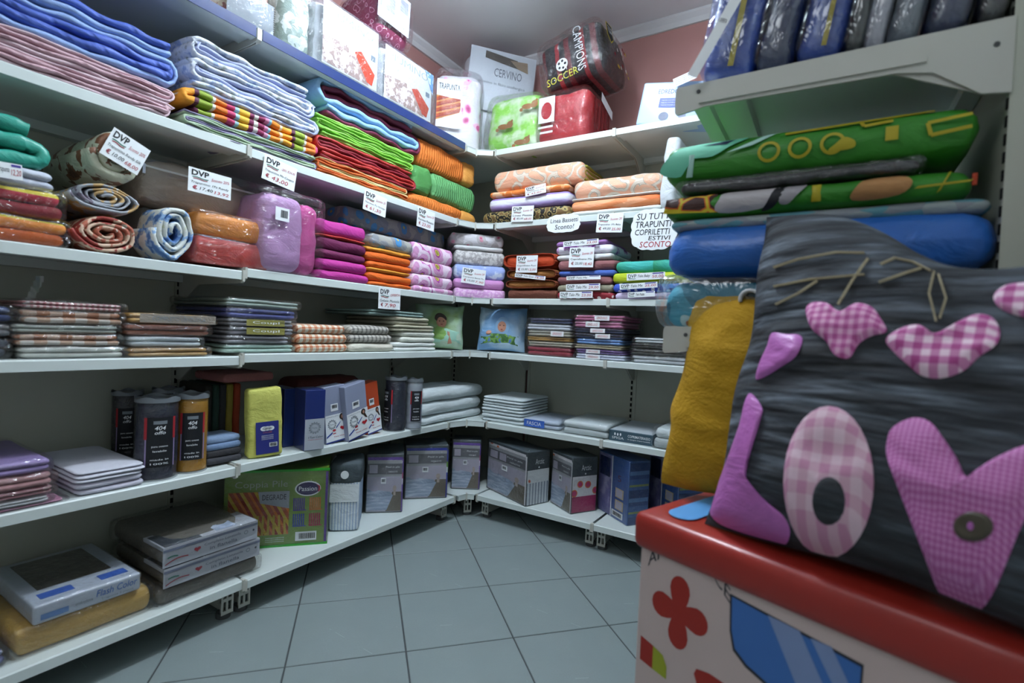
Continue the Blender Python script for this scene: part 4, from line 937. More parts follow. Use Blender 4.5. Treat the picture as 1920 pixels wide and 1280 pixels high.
# ================================================================ SHELF 5 (cans, packs)
def stand(zs, bl, br, top, tside=1):
    """base line of a standing thing from its two lower front corners on a shelf of height zs, and its height"""
    A, B = on(*bl, 2, zs), on(*br, 2, zs); e = (B-A)[:2]; w_ = float(np.linalg.norm(e)); e /= w_
    W_ = Wall(A[:2], e, (-e[1], e[0])); z = W_.hit(top[0], top[1])[1]
    return W_, w_, z-zs
def setst(o, W_, w_, zs, tilt=0, lean=0, dx=0):
    W_.put(o, w_/2+dx, 0, zs+abs(math.sin(tilt))*w_/2*.9, tilt, 0, lean); return o
def can(px, pyb, hw, pyt, zs, label, cloth, name='sheet_tube', turn=0):
    c = on(px, pyb, 2, zs); dep = float((c-CAM)@_d); r = hw*dep/F_PX
    dirv = c[:2]-CAM[:2]; dirv /= np.linalg.norm(dirv); cc = c[:2]+dirv*r
    W_ = Wall(c[:2], (-dirv[1], dirv[0]), dirv); zt = W_.hit(px, pyt)[1]; h = zt-zs
    o = root(name, label, 'bedding', 'clear plastic sheet tubes'); o.location = (cc[0], cc[1], zs); o.rotation_euler = (0, 0, math.atan2(dirv[1], dirv[0])-math.pi/2+turn)
    g = G(); n = 28; rows = 12; R_ = r*.94
    for j in range(rows+1):
        z = .006+(h*.90)*j/rows
        for i in range(n):
            a = 2*math.pi*i/n; k = R_*(1+.025*noise.noise(Vector((math.cos(a)*2, math.sin(a)*2+px, z*16))))
            g.v.append((k*math.cos(a), k*math.sin(a), z))
    for j in range(rows):
        for i in range(n): g.f.append((j*n+i, j*n+(i+1) % n, (j+1)*n+(i+1) % n, (j+1)*n+i)); g.sm.append(True)
    g.f.append(tuple(range(rows*n, rows*n+n))); g.sm.append(False)
    obj('rolled_cloth', g.mesh('rolled_cloth'), cloth, o)
    g = G(); a = [(math.cos(2*math.pi*i/n)*r, math.sin(2*math.pi*i/n)*r) for i in range(n)]
    g.add([(x, y, .002) for x, y in a]+[(x, y, h*.95) for x, y in a], [(i, (i+1) % n, n+(i+1) % n, n+i) for i in range(n)], True)
    obj('clear_tube', g.mesh('clear_tube'), CLEAR, o)
    g = G(); zz = [h*.93, h*.985]
    g.add([(x*1.03, y*1.03, zz[0]) for x, y in a]+[(x*1.03, y*1.03, zz[1]+.004*math.sin(i*2*math.pi*5/n)) for i, (x, y) in enumerate(a)], [(i, (i+1) % n, n+(i+1) % n, n+i) for i in range(n)], True)
    g.add([(x*1.02, y*1.02, h*.965) for x, y in a], [tuple(range(n))]); obj('lid', g.mesh('lid'), plain('tube_lid', '70767c', .3, 0, coat=.3), o)
    obj('base_disc', G().cyl(0, 0, 0, .004, r*1.01, n).mesh('base_disc'), plain('tube_base', '9aa0a2', .4, 0), o)
    # curved paper label towards the viewer (-y)
    def curved(name_, t0, t1, z0, z1, m, lift, par):
        g = G(); k = 8; rr = r+lift
        for i in range(k):
            ta, tb = [-math.pi/2+t0+(t1-t0)*q/k for q in (i, i+1)]
            g.add([(rr*math.cos(ta), rr*math.sin(ta), z0), (rr*math.cos(tb), rr*math.sin(tb), z0), (rr*math.cos(tb), rr*math.sin(tb), z1), (rr*math.cos(ta), rr*math.sin(ta), z1)], [(0, 1, 2, 3)], True)
        return obj(name_, g.mesh(name_), m, par)
    lb = curved('paper_label', -.62, .62, h*.17, h*.76, M_INK, .0008, o)
    for t0 in (-.72, .60): curved('red_flash', t0, t0+.14, h*.50, h*.76, plain('label_red2', 'a3242c', .5, 0, vary=0), .0012, lb); curved('stripe', t0+.05, t0+.12, h*.17, h*.50, plain('label_stripe', '8f7fa8', .5, 0, vary=0), .0012, lb)
    curved('logo_plate', -.3, .3, h*.68, h*.72, M_GRY, .0012, lb)
    for s_, z0, z1, wd in (('404', .61, .66, .24), ('offo', .56, .60, .24), ('puro cotone', .40, .425, .36), ('lavabile', .35, .372, .3), ('made in', .25, .27, .4), ('100%', .20, .222, .4)):
        v, f = text_mesh(s_, .2 if z0 > .5 else 0, .01); lo, hi = v.min(0), v.max(0); q = (v-lo)/(hi-lo); g = G()
        g.add([((r+.0016)*math.cos(-math.pi/2-wd+2*wd*x), (r+.0016)*math.sin(-math.pi/2-wd+2*wd*x), h*(z0+(z1-z0)*y)) for x, y in q], f); obj('lettering', g.mesh('lettering'), M_WHT, lb)
    return o
NAVY = plain('navy_sheet', '23283c', .7, .3, 40); MUST = plain('mustard_sheet', 'b58322', .7, .4, 40); BLU2 = plain('dark_blue_sheet', '1f2f78', .7); WTS = plain('pale_grey_sheet', 'b4bcc6', .7, .4, 40)
can(201, 852, 14, 721, ZA[5], 'deep blue sheet tube half hidden at the back of the shelf', BLU2); can(236, 868, 25, 733, ZA[5], 'dark grey sheet tube behind the front navy one', plain('charcoal_sheet', '2b2b31', .7))
can(312, 862, 26, 728, ZA[5], 'dark sheet tube behind the mustard one', plain('black_sheet', '1d1d22', .7))
can(291, 903, 36, 745, ZA[5], 'large navy sheet tube at the shelf front beside the white sheets', NAVY, turn=.15); can(355, 888, 29, 738, ZA[5], 'mustard yellow sheet tube', MUST, turn=.1)
can(739, 810, 20, 706, ZL[5], 'navy sheet tube turned away, beside the pale grey one', NAVY, turn=-1.0); can(774, 806, 16, 710, ZL[5], 'pale grey sheet tube beside the white mattress covers', WTS, turn=.3)
for px_, py_, c_, lb in ((391, 840, '26231f', 'dark brown pack standing at the back of the can shelf'), (405, 836, '1f3a30', 'bottle green pack standing at the back'), (418, 835, '2a2a2c', 'black pack standing between green and olive ones'), (431, 835, '8a7a2c', 'olive yellow pack standing at the back'), (445, 842, '9a3a1c', 'rust orange pack standing beside the yellow pack')):
    o = soft('sheet_pack', lb, 'bedding', .022, .17, .225, C(c_), None, .008, 0, .002, (2, 4, 6), rz=.008); WL.put(o, WL.at_z(px_, ZL[5]+.1, .16, 770), .16, ZL[5])
sa_, sb_ = WL.at_z(388, ZA[5]+.04, .045, 830), WL.at_z(455, ZA[5]+.04, .045, 830); wf_ = sb_-sa_
o = root('folded_cloth', 'blue grey folded cloths lying behind the mustard tube', 'cloth')
for k, c_ in enumerate(('3a3a40', '2d2c30', '6f86a8', '7f95b4')): child_soft('fold', o, 0, .004*k, .02*k, wf_, .1, .02, C(c_), .008, 0, .002)
WL.put(o, (sa_+sb_)/2, .045, ZL[5])
o = soft('sheet_pack', 'brick pink pack lying flat across the standing packs', 'bedding', .17, .18, .028, C('8c5654'), None, .01, 0, .003); s_ = WL.at_z(470, ZL[5]+.24, .10, 715); WL.put(o, s_, .10, ZL[5]+.2345)
# yellow pack
W_, w_, h_ = stand(ZL[5], (466, 862), (531, 854), (462, 730)); h_ = min(h_, .226)
o = root('sheet_pack', 'yellow fitted sheet pack with a dark blue label', 'bedding', None); child_soft('cloth', o, 0, 0, 0, w_, .05, h_, plain('lemon_cotton', 'c9c865', .75, .3, 60), .012, 0, .003, (6, 3, 8), rz=.012)
q = deco(o, 'paper_label', lambda g: rect(g, -w_*.30, 0.012, w_*.36, h_*.52, -.004), plain('label_navy', '262f7c', .4, 0, vary=.05, coat=.4))
deco(q, 'logo_cloud', lambda g: [ell(g, w_*(.03+dx), h_*.42, w_*.1, h_*.033, -.0046) for dx in (-.1, 0, .1)], M_WHT)
deco(q, 'lettering', lambda g: put_text(g, 'Coupl', -w_*.11, h_*.40, w_*.17, h_*.44, -.0052, .2), M_INK); deco(q, 'rainbow_word', lambda g: put_text(g, 'COLORE', -w_*.1, h_*.355, w_*.16, h_*.375, -.0052), plain('rainbow_print', 'c96a4a', .5, 0, vary=0))
deco(q, 'small_print', lambda g: [put_text(g, 'LENZUOLO SOTTO', -w_*.14, h_*z, w_*.2, h_*(z+.016), -.0052) for z in (.31, .285, .26)], M_WHT)
deco(q, 'barcode_sticker', lambda g: rect(g, w_*.08, h_*.15, w_*.31, h_*.21, -.005), M_WHT); deco(q, 'barcode', lambda g: barcode(g, w_*.1, h_*.16, w_*.29, h_*.205, -.0056), M_INK)
setst(o, W_, w_, ZL[5], R(-2.5), 0)
# navy pack and leaning boxes
SILV = plain('silver_label', 'a9afb8', .35, 0, coat=.3)
def crest(par, x, z, r, y=-.0025): 
    deco(par, 'crest', lambda g: [ring(g, x, z, r, r, r*.12, y), ring(g, x, z, r*.78, r*.78, r*.06, y)]+[ell(g, x+r*1.08*math.cos(a), z+r*1.08*math.sin(a), r*.13, r*.13, y) for a in np.linspace(.3, 2*math.pi, 14)]+[put_text(g, 'Fede', x-r*.5, z-r*.16, x+r*.5, z+r*.2, y)], M_GRY)
W_, w_, h_ = stand(ZL[5], (569, 846), (607, 841), (607, 730))
o = box('sheet_box', 'navy blue sheet box with a silver label, standing upright', 'bedding', w_, .10, h_, plain('navy_gloss', '22306c', .25, 0, coat=.5))
q = deco(o, 'paper_label', lambda g: rect(g, -w_*.48, .002, w_*.49, h_*.52, -.0012), SILV); crest(q, 0, h_*.37, w_*.25, -.0018)
deco(q, 'lettering', lambda g: put_text(g, 'I Tuoi Colori', -w_*.3, h_*.20, w_*.42, h_*.235, -.0018, .2), M_INK); deco(q, 'red_lettering', lambda g: put_text(g, 'Completo copripiumino', -w_*.3, h_*.165, w_*.4, h_*.185, -.0018), M_RED); setst(o, W_, w_, ZL[5])
W_, w_, h_ = stand(ZL[5], (540, 842), (566, 838), (540, 731)); o = box('sheet_box', 'dark blue glossy sheet box left of the navy one', 'bedding', w_, .12, h_, plain('blue_gloss', '1c2f6a', .25, 0, coat=.5)); W_.put(o, w_/2-.004, .03, ZL[5])
def fitted(bl, br, top, tilt, m, label, sx=0):
    W_, w_, h_ = stand(ZL[5], bl, br, top); o = box('sheet_box', label, 'bedding', w_, .05, h_, m)
    deco(o, 'base_band', lambda g: rect(g, -w_/2, .001, w_/2, h_*.03, -.001), plain('band_navy', '27367e', .4, 0)); q = deco(o, 'paper_label', lambda g: rect(g, -w_/2, h_*.03, w_/2, h_*.50, -.001), M_WHT)
    crest(q, -w_*.2, h_*.33, w_*.17, -.0016)
    deco(q, 'ribbon', lambda g: [poly(g, [(-w_*.48, h_*.10), (-w_*.2, h_*.17), (-w_*.2, h_*.20), (-w_*.48, h_*.13)], -.0016), poly(g, [(-w_*.02, h_*.24), (w_*.2, h_*.34), (w_*.2, h_*.36), (-w_*.02, h_*.27)], -.0016)], plain('ribbon_blue', '3450a0', .5, 0, vary=0))
    deco(q, 'ribbon_bow', lambda g: [ell(g, -w_*.11, h_*.22, w_*.08, h_*.02, -.0016), rect(g, -w_*.18, h_*.155, -w_*.04, h_*.17, -.0016)], M_RED)
    deco(q, 'heart', lambda g: poly(g, [(w_*(.30+.13*math.sin(a)**3), h_*(.235+.045*(13*math.cos(a)-5*math.cos(2*a)-2*math.cos(3*a)-math.cos(4*a))/16)) for a in np.linspace(0, 2*math.pi, 24, endpoint=False)], -.0018), plain('heart_red', 'b0202c', .4, 0, vary=0))
    deco(q, 'printed_figure', lambda g: [ell(g, w_*.27, h_*.44, w_*.11, h_*.055, -.0016), poly(g, [(w_*.2, h_*.42), (w_*.34, h_*.42), (w_*.46, h_*.30), (w_*.36, h_*.32)], -.0017)], HAIR); deco(q, 'printed_face', lambda g: ell(g, w_*.28, h_*.435, w_*.04, h_*.03, -.002), SKIN)
    deco(q, 'lettering', lambda g: put_text(g, 'Tinta Unita', -w_*.15, h_*.09, w_*.4, h_*.115, -.0016), M_RED); deco(q, 'title', lambda g: put_text(g, 'COMPLETO LETTO', -w_*.45, h_*.455, w_*.12, h_*.475, -.0016), M_GRY)
    b_ = deco(o, 'barcode_sticker', lambda g: rect(g, -w_*.22, h_*.56, w_*.12, h_*.69, -.001), M_WHT); deco(b_, 'barcode', lambda g: barcode(g, -w_*.17, h_*.61, w_*.07, h_*.67, -.0016, 9), M_INK)
    W_.put(o, w_/2+sx, 0, ZL[5]+abs(math.sin(tilt))*w_*.5, tilt)
LAV = plain('lavender_gloss', '8f96ae', .35, 0, coat=.3)
fitted((612, 834), (651, 827), (612, 726), R(-6), LAV, 'lavender grey sheet box beside the navy box, with heart label'); fitted((654, 829), (692, 819), (654, 724), R(-10), LAV, 'lavender grey sheet box leaning against another lavender one'); fitted((690, 816), (716, 811), (690, 719), R(-10), plain('orange_gloss', 'b8441c', .35, 0, coat=.3), 'orange sheet box leaning beside the navy tube')
for k, (c_, lb) in enumerate((('2a2624', 'dark cloth pack lying behind the sheet boxes'), ('5c2a22', 'dark red cloth pack lying behind the sheet boxes'))):
    o = soft('sheet_pack', lb, 'bedding', .30, .14, .10, C(c_), None, .02); WL.put(o, WL.at_z(630, ZL[5]+.1, .15, 760), .18, ZL[5]+.10*k+.02*k)
# white mattress covers
WHM = plain('white_quilted_cover', 'cdd6d8', .6, .35, 30); 
def wm(label, **k): return F(soft, 'mattress_cover', label, 'bedding', WHM, None, .03, .004, .006, **k)
stack(WL, ZL[5], .012, [(789, 905, 773, wm('white mattress cover at the bottom of three, beside the grey tube')), (790, 904, 749, wm('white mattress cover in the middle of three')), (790, 908, 726, wm('white mattress cover on top of three, rounded'))], d=.22)
stack(WB, ZL[5], .02, [(900, 980, 779, F(lobes, 'mattress_cover', 'white folded mattress cover at the bottom of the far stack', 'bedding', WHM, 2)), (900, 979, 767, F(lobes, 'mattress_cover', 'white folded mattress cover, second of the far stack', 'bedding', WHM, 2)), (901, 978, 756, F(lobes, 'mattress_cover', 'white folded mattress cover, third of the far stack', 'bedding', WHM, 2)), (902, 978, 746, F(lobes, 'mattress_cover', 'white folded mattress cover on top of the far stack', 'bedding', WHM, 2))], d=.28)
stack(WB, ZL[5], .03, [(980, 1050, 787, F(pack, 'mattress_cover', 'white mattress cover bag with a blue paper label', 'bedding', C('b9c4d4'), None, strip=(-.45, .1, plain('label_sky', '3a62b8', .5, 0), 'FASCIA', M_WHT)))], d=.26)
stack(WB, ZL[5], .02, [(1052, 1142, 792, F(pack, 'mattress_cover', 'white mattress cover bag sagging over the shelf joint', 'bedding', WHM, None))], d=.28)
W_, w_, h_ = stand(ZL[5], (1143, 813), (1221, 825), (1143, 794)); o = box('mattress_cover_box', 'flat teal grey box lettered SPIGA coprimaterasso', 'bedding', w_, .30, h_, plain('teal_carton', '3d5562', .5, 0))
deco(o, 'lid_sheet', lambda g: g.box(-w_/2+.003, .004, h_, w_/2-.003, .29, h_+.0015), C('b4bcc2')); deco(o, 'brand_lettering', lambda g: put_text(g, 'SPIGA', -w_*.42, h_*.22, -w_*.15, h_*.45, -.001), M_WHT)
deco(o, 'wheat_mark', lambda g: [ell(g, -w_*.29+dx, h_*(.65+abs(dx)*2), w_*.018, h_*.13, -.001) for dx in (-.012, 0, .012)], M_WHT); deco(o, 'lettering', lambda g: [put_text(g, 'COPRIMATERASSO', -w_*.06, h_*.5, w_*.44, h_*.74, -.001, 0, .01), put_text(g, 'in spugna impermeabile', -w_*.06, h_*.25, w_*.44, h_*.4, -.001)], M_WHT)
WB.put(o, WB.at_z(1182, ZL[5]+.02, .03, 810), .03, ZL[5])
stack(WB, ZL[5], .006, [(1222, 1310, 806, F(pack, 'mattress_cover', 'white mattress cover bag beside the teal grey box', 'bedding', WHM, None))], d=.28)
# near left of shelf 5
LILP = plain('lilac_pile', '9a86b8', .75); PNK = plain('rose_pile', 'b88a8c', .75)
stack(WL, ZA[5], .006, [
    (-40, 131, 952, pk('pink bagged blanket lying on the shelf at the picture edge', C('c08aa4'))), (-40, 104, 939, pk('white bagged blanket at the picture edge', C('c9ccd0'))), (-40, 110, 921, pk('pink flowered bagged blanket at the picture edge', pat('rose_floral', 'noise', [(0, 'a5727a'), (.5, 'c9a3a6'), (.6, 'd9c4c0')], 20))), (-40, 110, 894, pk('dusty rose bagged blanket under a lilac one', PNK)), (-40, 103, 868, pk('lilac bagged blanket on top at the picture edge', LILP))], d=.3)
stack(WL, ZA[5], .004, [(141, 277, 899, F(lobes, 'folded_sheet', 'white folded sheet under another, beside the navy tube', 'sheet', C('c6c4d2'), 2)), (141, 276, 878, F(lobes, 'folded_sheet', 'white folded sheet lying on another, beside the navy tube', 'sheet', C('d3d3de'), 3))], d=.3)

# ================================================================ SHELF 6 (boxes)
GREYC = plain('carton_grey', 'a9aaae', .45, 0, coat=.2); DKC = plain('carton_dark_grey', '67676d', .45, 0, coat=.2); FELT = plain('slate_felt', '454f54', .8, .3, 90)
PHO = plain('photo_lilac_wall', 'b6b1c0', .5, 0); BED = pat('photo_blue_bed', 'noise', [(0, '74839c'), (.5, 'a0aec4'), (.62, 'c3ccda')], 30, 'LINEAR', stretch=(.4, 1, 3)); PARQ = plain('photo_brown_floor', '6e6456', .5, 0)
def side(par, name, fn, mat, w_):
    """like deco but on the right-hand end face: x runs along the depth"""
    g = G(); fn(g); g.v = [(w_/2-y, x, z) for x, y, z in g.v]; return obj(name, g.mesh(name), mat, par)
def bedbox(label, W_, w_, h_, d_, edge, endm=None, title=None, endstripe=None, emb=False, yaw=0):
    o = box('blanket_box', label, 'bedding', w_, d_, h_, FELT, 'boxed fleece blankets')
    deco(o, 'front_card', lambda g: rect(g, -w_*.47, h_*.02, w_*.47, h_*.90, -.001), GREYC); q = deco(o, 'photo', lambda g: rect(g, -w_*.47, h_*.03, w_*.47, h_*.62, -.0016), PHO)
    deco(q, 'photo_floor', lambda g: poly(g, [(w_*.05, h_*.03), (w_*.47, h_*.03), (w_*.47, h_*.36), (w_*.22, h_*.36)], -.002), PARQ); deco(q, 'photo_bed', lambda g: poly(g, [(-w_*.47, h_*.05), (w_*.08, h_*.05), (w_*.24, h_*.30), (w_*.16, h_*.36), (-w_*.47, h_*.42)], -.0024), BED)
    deco(q, 'photo_pillow', lambda g: ell(g, -w_*.28, h_*.42, w_*.12, h_*.05, -.0026), C('b9b4c6')); deco(q, 'photo_stool', lambda g: [ell(g, w_*.28, h_*.42, w_*.05, h_*.05, -.0026), rect(g, w_*.25, h_*.30, w_*.31, h_*.38, -.0026)], C('b8a9a0'))
    t_ = deco(o, 'title_band', lambda g: rect(g, -w_*.47, h_*.66, w_*.47, h_*.84, -.0018), DKC); deco(t_, 'lettering', lambda g: [put_text(g, 'Plaid in pile', w_*.02, h_*.76, w_*.4, h_*.80, -.0024), put_text(g, '160x210', w_*.1, h_*.69, w_*.34, h_*.72, -.0024)], M_WHT)
    deco(t_, 'swatch', lambda g: [rect(g, -w_*.42, h_*.68, -w_*.22, h_*.82, -.0024), rect(g, -w_*.17, h_*.68, w_*.0, h_*.82, -.0024)] if emb else [rect(g, -w_*.42, h_*.68, -w_*.2, h_*.82, -.0024)], PHO)
    deco(o, 'edge_print', lambda g: [rect(g, w_*.47, h_*.02, w_*.5, h_*.92, -.0014), rect(g, -w_*.47, h_*.90, w_*.47, h_*.95, -.0014)], edge)
    b_ = deco(o, 'barcode_sticker', lambda g: rect(g, -w_*.1, h_*.50, w_*.04, h_*.60, -.003), M_WHT); deco(b_, 'barcode', lambda g: barcode(g, -w_*.08, h_*.53, w_*.02, h_*.58, -.0036, 8), M_INK)
    if endm:
        side(o, 'end_cloth', lambda g: rect(g, d_*.02, h_*.02, d_*.98, h_*.66, -.001), endm, w_); 
        if endstripe: side(o, 'end_band', lambda g: rect(g, d_*.02, h_*.02, d_*.98, h_*(.42 if endstripe[1] else .3), -.0016), endstripe[0], w_)
        if title: side(o, 'title', lambda g: [put_text(g, title, d_*.36, h_*.76, d_*.74, h_*.86, -.0012), ell(g, d_*.52, h_*.70, d_*.03, h_*.015, -.0012)], M_WHT, w_)
    add_film(o, w_, d_, h_, .003, CLEAR, .0015, .006)
    W_.put(o, w_/2, 0, ZL[6], 0, yaw); return o
VIOE = pat('violet_white_edge', 'stripez', [(0, '6b46a8'), (.5, '8a63c4'), (.7, 'd9d0e6'), (.85, 'b8487e')], 6); BLE = pat('blue_green_edge', 'stripez', [(0, '2f3aa0'), (.5, '3a48b4'), (.7, 'dfe6ea'), (.85, '6fae3a')], 6)
def S6(bl, br, top, off=0): return stand(ZL[6], bl, br, top)
W_, w_, h_ = S6((684, 962), (753, 960), (753, 851)); bedbox('grey blanket box with purple edge, first of three after the striped bag', W_, w_, h_, .2, VIOE)
W_, w_, h_ = S6((757, 936), (837, 933), (837, 834)); bedbox('grey blanket box with blue and green edge', W_, w_, h_, .16, BLE)
W_, w_, h_ = S6((845, 916), (898, 918), (898, 826)); bedbox('small grey blanket box with violet edge in the corner', W_, w_, h_, .12, VIOE)
def pdist(a, b): return float(np.linalg.norm(on(*a, 2, ZL[6])-on(*b, 2, ZL[6])))
CHER = pat('cherry_print', 'voro', [(0, 'c05a48'), (.16, 'd48a74'), (.22, 'dfe3e4')], 26, dist=.4); STRG = pat('grey_white_ticking', 'stripey', [(0, '8a94a0'), (.4, 'd4dade')], 60)
DON = pat('donut_print', 'voro', [(0, 'e0dcd8'), (.08, 'c4306e'), (.26, 'd8703a'), (.34, 'e0dde0')], 20); FUX = plain('fuchsia_cloth', 'a8185c', .6); NRD = pat('blue_nordic_knit', 'stripez', [(0, '27427a'), (.3, '3b62a0'), (.42, '8a9a5c'), (.5, '3b62a0'), (.7, '2a4a86'), (.85, '5a82b8')], 9)
W_, w_, h_ = S6((912, 914), (985, 950), (986, 847)); bedbox('Arctic blanket box with cherry print and grey striped end', W_, w_, h_, pdist((985, 950), (1027, 941)), DON, CHER, 'Arctic', (STRG, 1), True)
W_, w_, h_ = S6((1032, 941), (1069.5, 964), (1071, 857)); bedbox('Arctic blanket box with coloured rings and fuchsia end', W_, w_, h_, pdist((1069.5, 964), (1116, 957)), DON, DON, 'Arctic', (FUX, 0))
def bluebox(label, bl, br, top, d_):
    W_, w_, h_ = S6(bl, br, top); o = box('blanket_box', label, 'bedding', w_, d_, h_, plain('carton_blue', '3c5f9c', .4, 0, coat=.3), 'boxed fleece blankets')
    q = deco(o, 'photo', lambda g: rect(g, -w_*.5, h_*.02, -w_*.05, h_*.98, -.001), pat('photo_violet_bed', 'noise', [(0, '4c4a86'), (.5, '7a78aa'), (.62, 'aaa6c8')], 14, 'LINEAR')); deco(q, 'title_patch', lambda g: rect(g, -w_*.45, h_*.62, -w_*.1, h_*.93, -.0016), plain('patch_navy', '22305e', .4, 0))
    deco(o, 'white_line', lambda g: rect(g, -w_*.05, h_*.01, -w_*.02, h_*.99, -.001), M_WHT)
    for z in (.36, .17): f_ = deco(o, 'swatch_frame', lambda g: rect(g, w_*.1, h_*z, w_*.36, h_*(z+.15), -.001), C('c9b48c')); deco(f_, 'swatch', lambda g: rect(g, w_*.13, h_*(z+.015), w_*.33, h_*(z+.135), -.0016), PHO)
    b_ = deco(o, 'barcode_sticker', lambda g: rect(g, 0, h_*.04, w_*.36, h_*.14, -.001), M_WHT); deco(b_, 'barcode', lambda g: barcode(g, w_*.04, h_*.06, w_*.32, h_*.12, -.0016), M_INK); deco(o, 'number', lambda g: put_text(g, '5', w_*.16, h_*.62, w_*.27, h_*.72, -.0012), plain('print_wine', '5a2a4a', .5, 0))
    side(o, 'end_cloth', lambda g: rect(g, d_*.04, h_*.02, d_*.96, h_*.98, -.001), NRD, w_); add_film(o, w_, d_, h_, .003, CLEAR, .0015, .006); W_.put(o, w_/2, 0, ZL[6])
bluebox('blue blanket box with nordic knit end, nearest the red ottoman', (1120, 952), (1175, 986), (1177, 864), pdist((1175, 986), (1210, 979)))
bluebox('blue blanket box partly hidden by the mustard cushion', (1214, 958), (1268, 992), (1270, 866), .12)
# long wall boxes
W_, w_, h_ = S6((416, 1032), (611, 1018), (611, 879)); GRB = plain('carton_leaf_green', '6b8a2c', .35, 0, coat=.5)
o = box('blanket_box', 'large green box lettered Coppia Pile Degrade with striped bed', 'bedding', w_, .22, h_, GRB)
[deco(o, 'green_piping', lambda g: g.box(-w_/2-.003, -.004, z0, w_/2+.004, .004, z0+.007), plain('green_vinyl', '2f9a2c', .3, 0, coat=.4)) for z0 in (0, h_-.004)]; deco(o, 'purple_edge', lambda g: rect(g, w_*.475, h_*.03, w_*.5, h_*.97, -.001), plain('edge_purple', '5c3a8c', .5, 0))
deco(o, 'title', lambda g: put_text(g, 'Coppia Pile', -w_*.40, h_*.76, w_*.10, h_*.87, -.0012), plain('title_grey', 'a8b09a', .4, 0)); q = deco(o, 'photo', lambda g: rect(g, -w_*.46, h_*.16, w_*.12, h_*.73, -.001), pat('photo_striped_bed', 'stripex', [(0, '9c4416'), (.3, 'c06a1c'), (.5, '8c2f18'), (.75, 'b89a24')], 26, dist=.05, rot=(0, .5, 0)))
deco(q, 'photo_card', lambda g: poly(g, [(-w_*.18, h_*.73), (w_*.12, h_*.73), (w_*.12, h_*.50), (-w_*.16, h_*.58)], -.0016), C('9aa0aa')); deco(q, 'lettering', lambda g: put_text(g, 'DEGRADE', -w_*.14, h_*.62, w_*.09, h_*.69, -.0022), M_INK)
deco(q, 'photo_fold', lambda g: [poly(g, [(-w_*.2+w_*.055*i, h_*.16), (-w_*.175+w_*.055*i, h_*.16), (-w_*.165+w_*.05*i, h_*.42), (-w_*.185+w_*.05*i, h_*.42)], -.0016) for i in range(6)], plain('photo_yellow', 'a8941e', .5, 0))
e_ = deco(o, 'oval_badge', lambda g: ell(g, w_*.30, h_*.75, w_*.13, h_*.10, -.0012), M_WHT); deco(e_, 'badge_centre', lambda g: ell(g, w_*.30, h_*.75, w_*.115, h_*.085, -.0018), plain('badge_navy', '2a2250', .4, 0)); deco(e_, 'badge_flag', lambda g: [poly(g, [(w_*.38, h_*.81), (w_*.42, h_*.78), (w_*.425, h_*.72), (w_*.40, h_*.70), (w_*.405, h_*.77)], -.002)], M_RED); deco(e_, 'lettering', lambda g: put_text(g, 'Passion', w_*.21, h_*.72, w_*.39, h_*.78, -.0024), M_WHT)
for k, (c_, x, z) in enumerate((('4a2a86', .16, .46), ('c06a2a', .32, .46), ('2f3f9c', .16, .25), ('a81e4c', .32, .25))):
    s_ = deco(o, 'swatch', lambda g: [rect(g, w_*(x+.02*i), h_*z, w_*(x+.02*i+.012), h_*(z+.17), -.0012) for i in range(6)]+[rect(g, w_*x, h_*z, w_*(x+.13), h_*(z+.012), -.0014)], C(c_, vary=0))
b_ = deco(o, 'barcode_sticker', lambda g: rect(g, w_*.19, h_*.06, w_*.40, h_*.18, -.0012), M_WHT); deco(b_, 'barcode', lambda g: barcode(g, w_*.225, h_*.085, w_*.385, h_*.16, -.0018), M_INK); deco(o, 'small_print', lambda g: [put_text(g, 'composizione', -w_*.1, h_*z, w_*.08, h_*(z+.018), -.0012) for z in (.06, .085, .11)], M_WHT)
add_film(o, w_, .22, h_, .004, CLEAR, .002, .008); W_.put(o, w_/2, 0, ZL[6])
# white bag with stripes
W_, w_, h_ = S6((613, 998), (672, 996), (672, 868)); o = root('blanket_bag', 'white blanket bag with blue stripes and slate grey flap', 'bedding')
child_soft('bag', o, 0, 0, 0, w_, .16, h_, pat('white_blue_ticking', 'stripex', [(0, '9fb2cc'), (.42, 'd6dde4')], 95), .02, 0, .003, (6, 6, 8), rz=.015); deco(o, 'printed_panel', lambda g: rect(g, -w_*.46, h_*.44, w_*.46, h_*.70, -.0035), pat('berry_print', 'voro', [(0, '6a86b0'), (.2, '9a9ea6'), (.27, 'd8dee2')], 26, dist=.4))
child_soft('flap', o, .002, -.004, h_*.68, w_*1.02, .168, h_*.33, FELT, .018, 0, .003, (6, 6, 4), rz=.018); deco(o, 'round_badge', lambda g: ell(g, 0, h_*.84, w_*.13, h_*.06, -.009), M_WHT); W_.put(o, w_/2, 0, ZL[6])
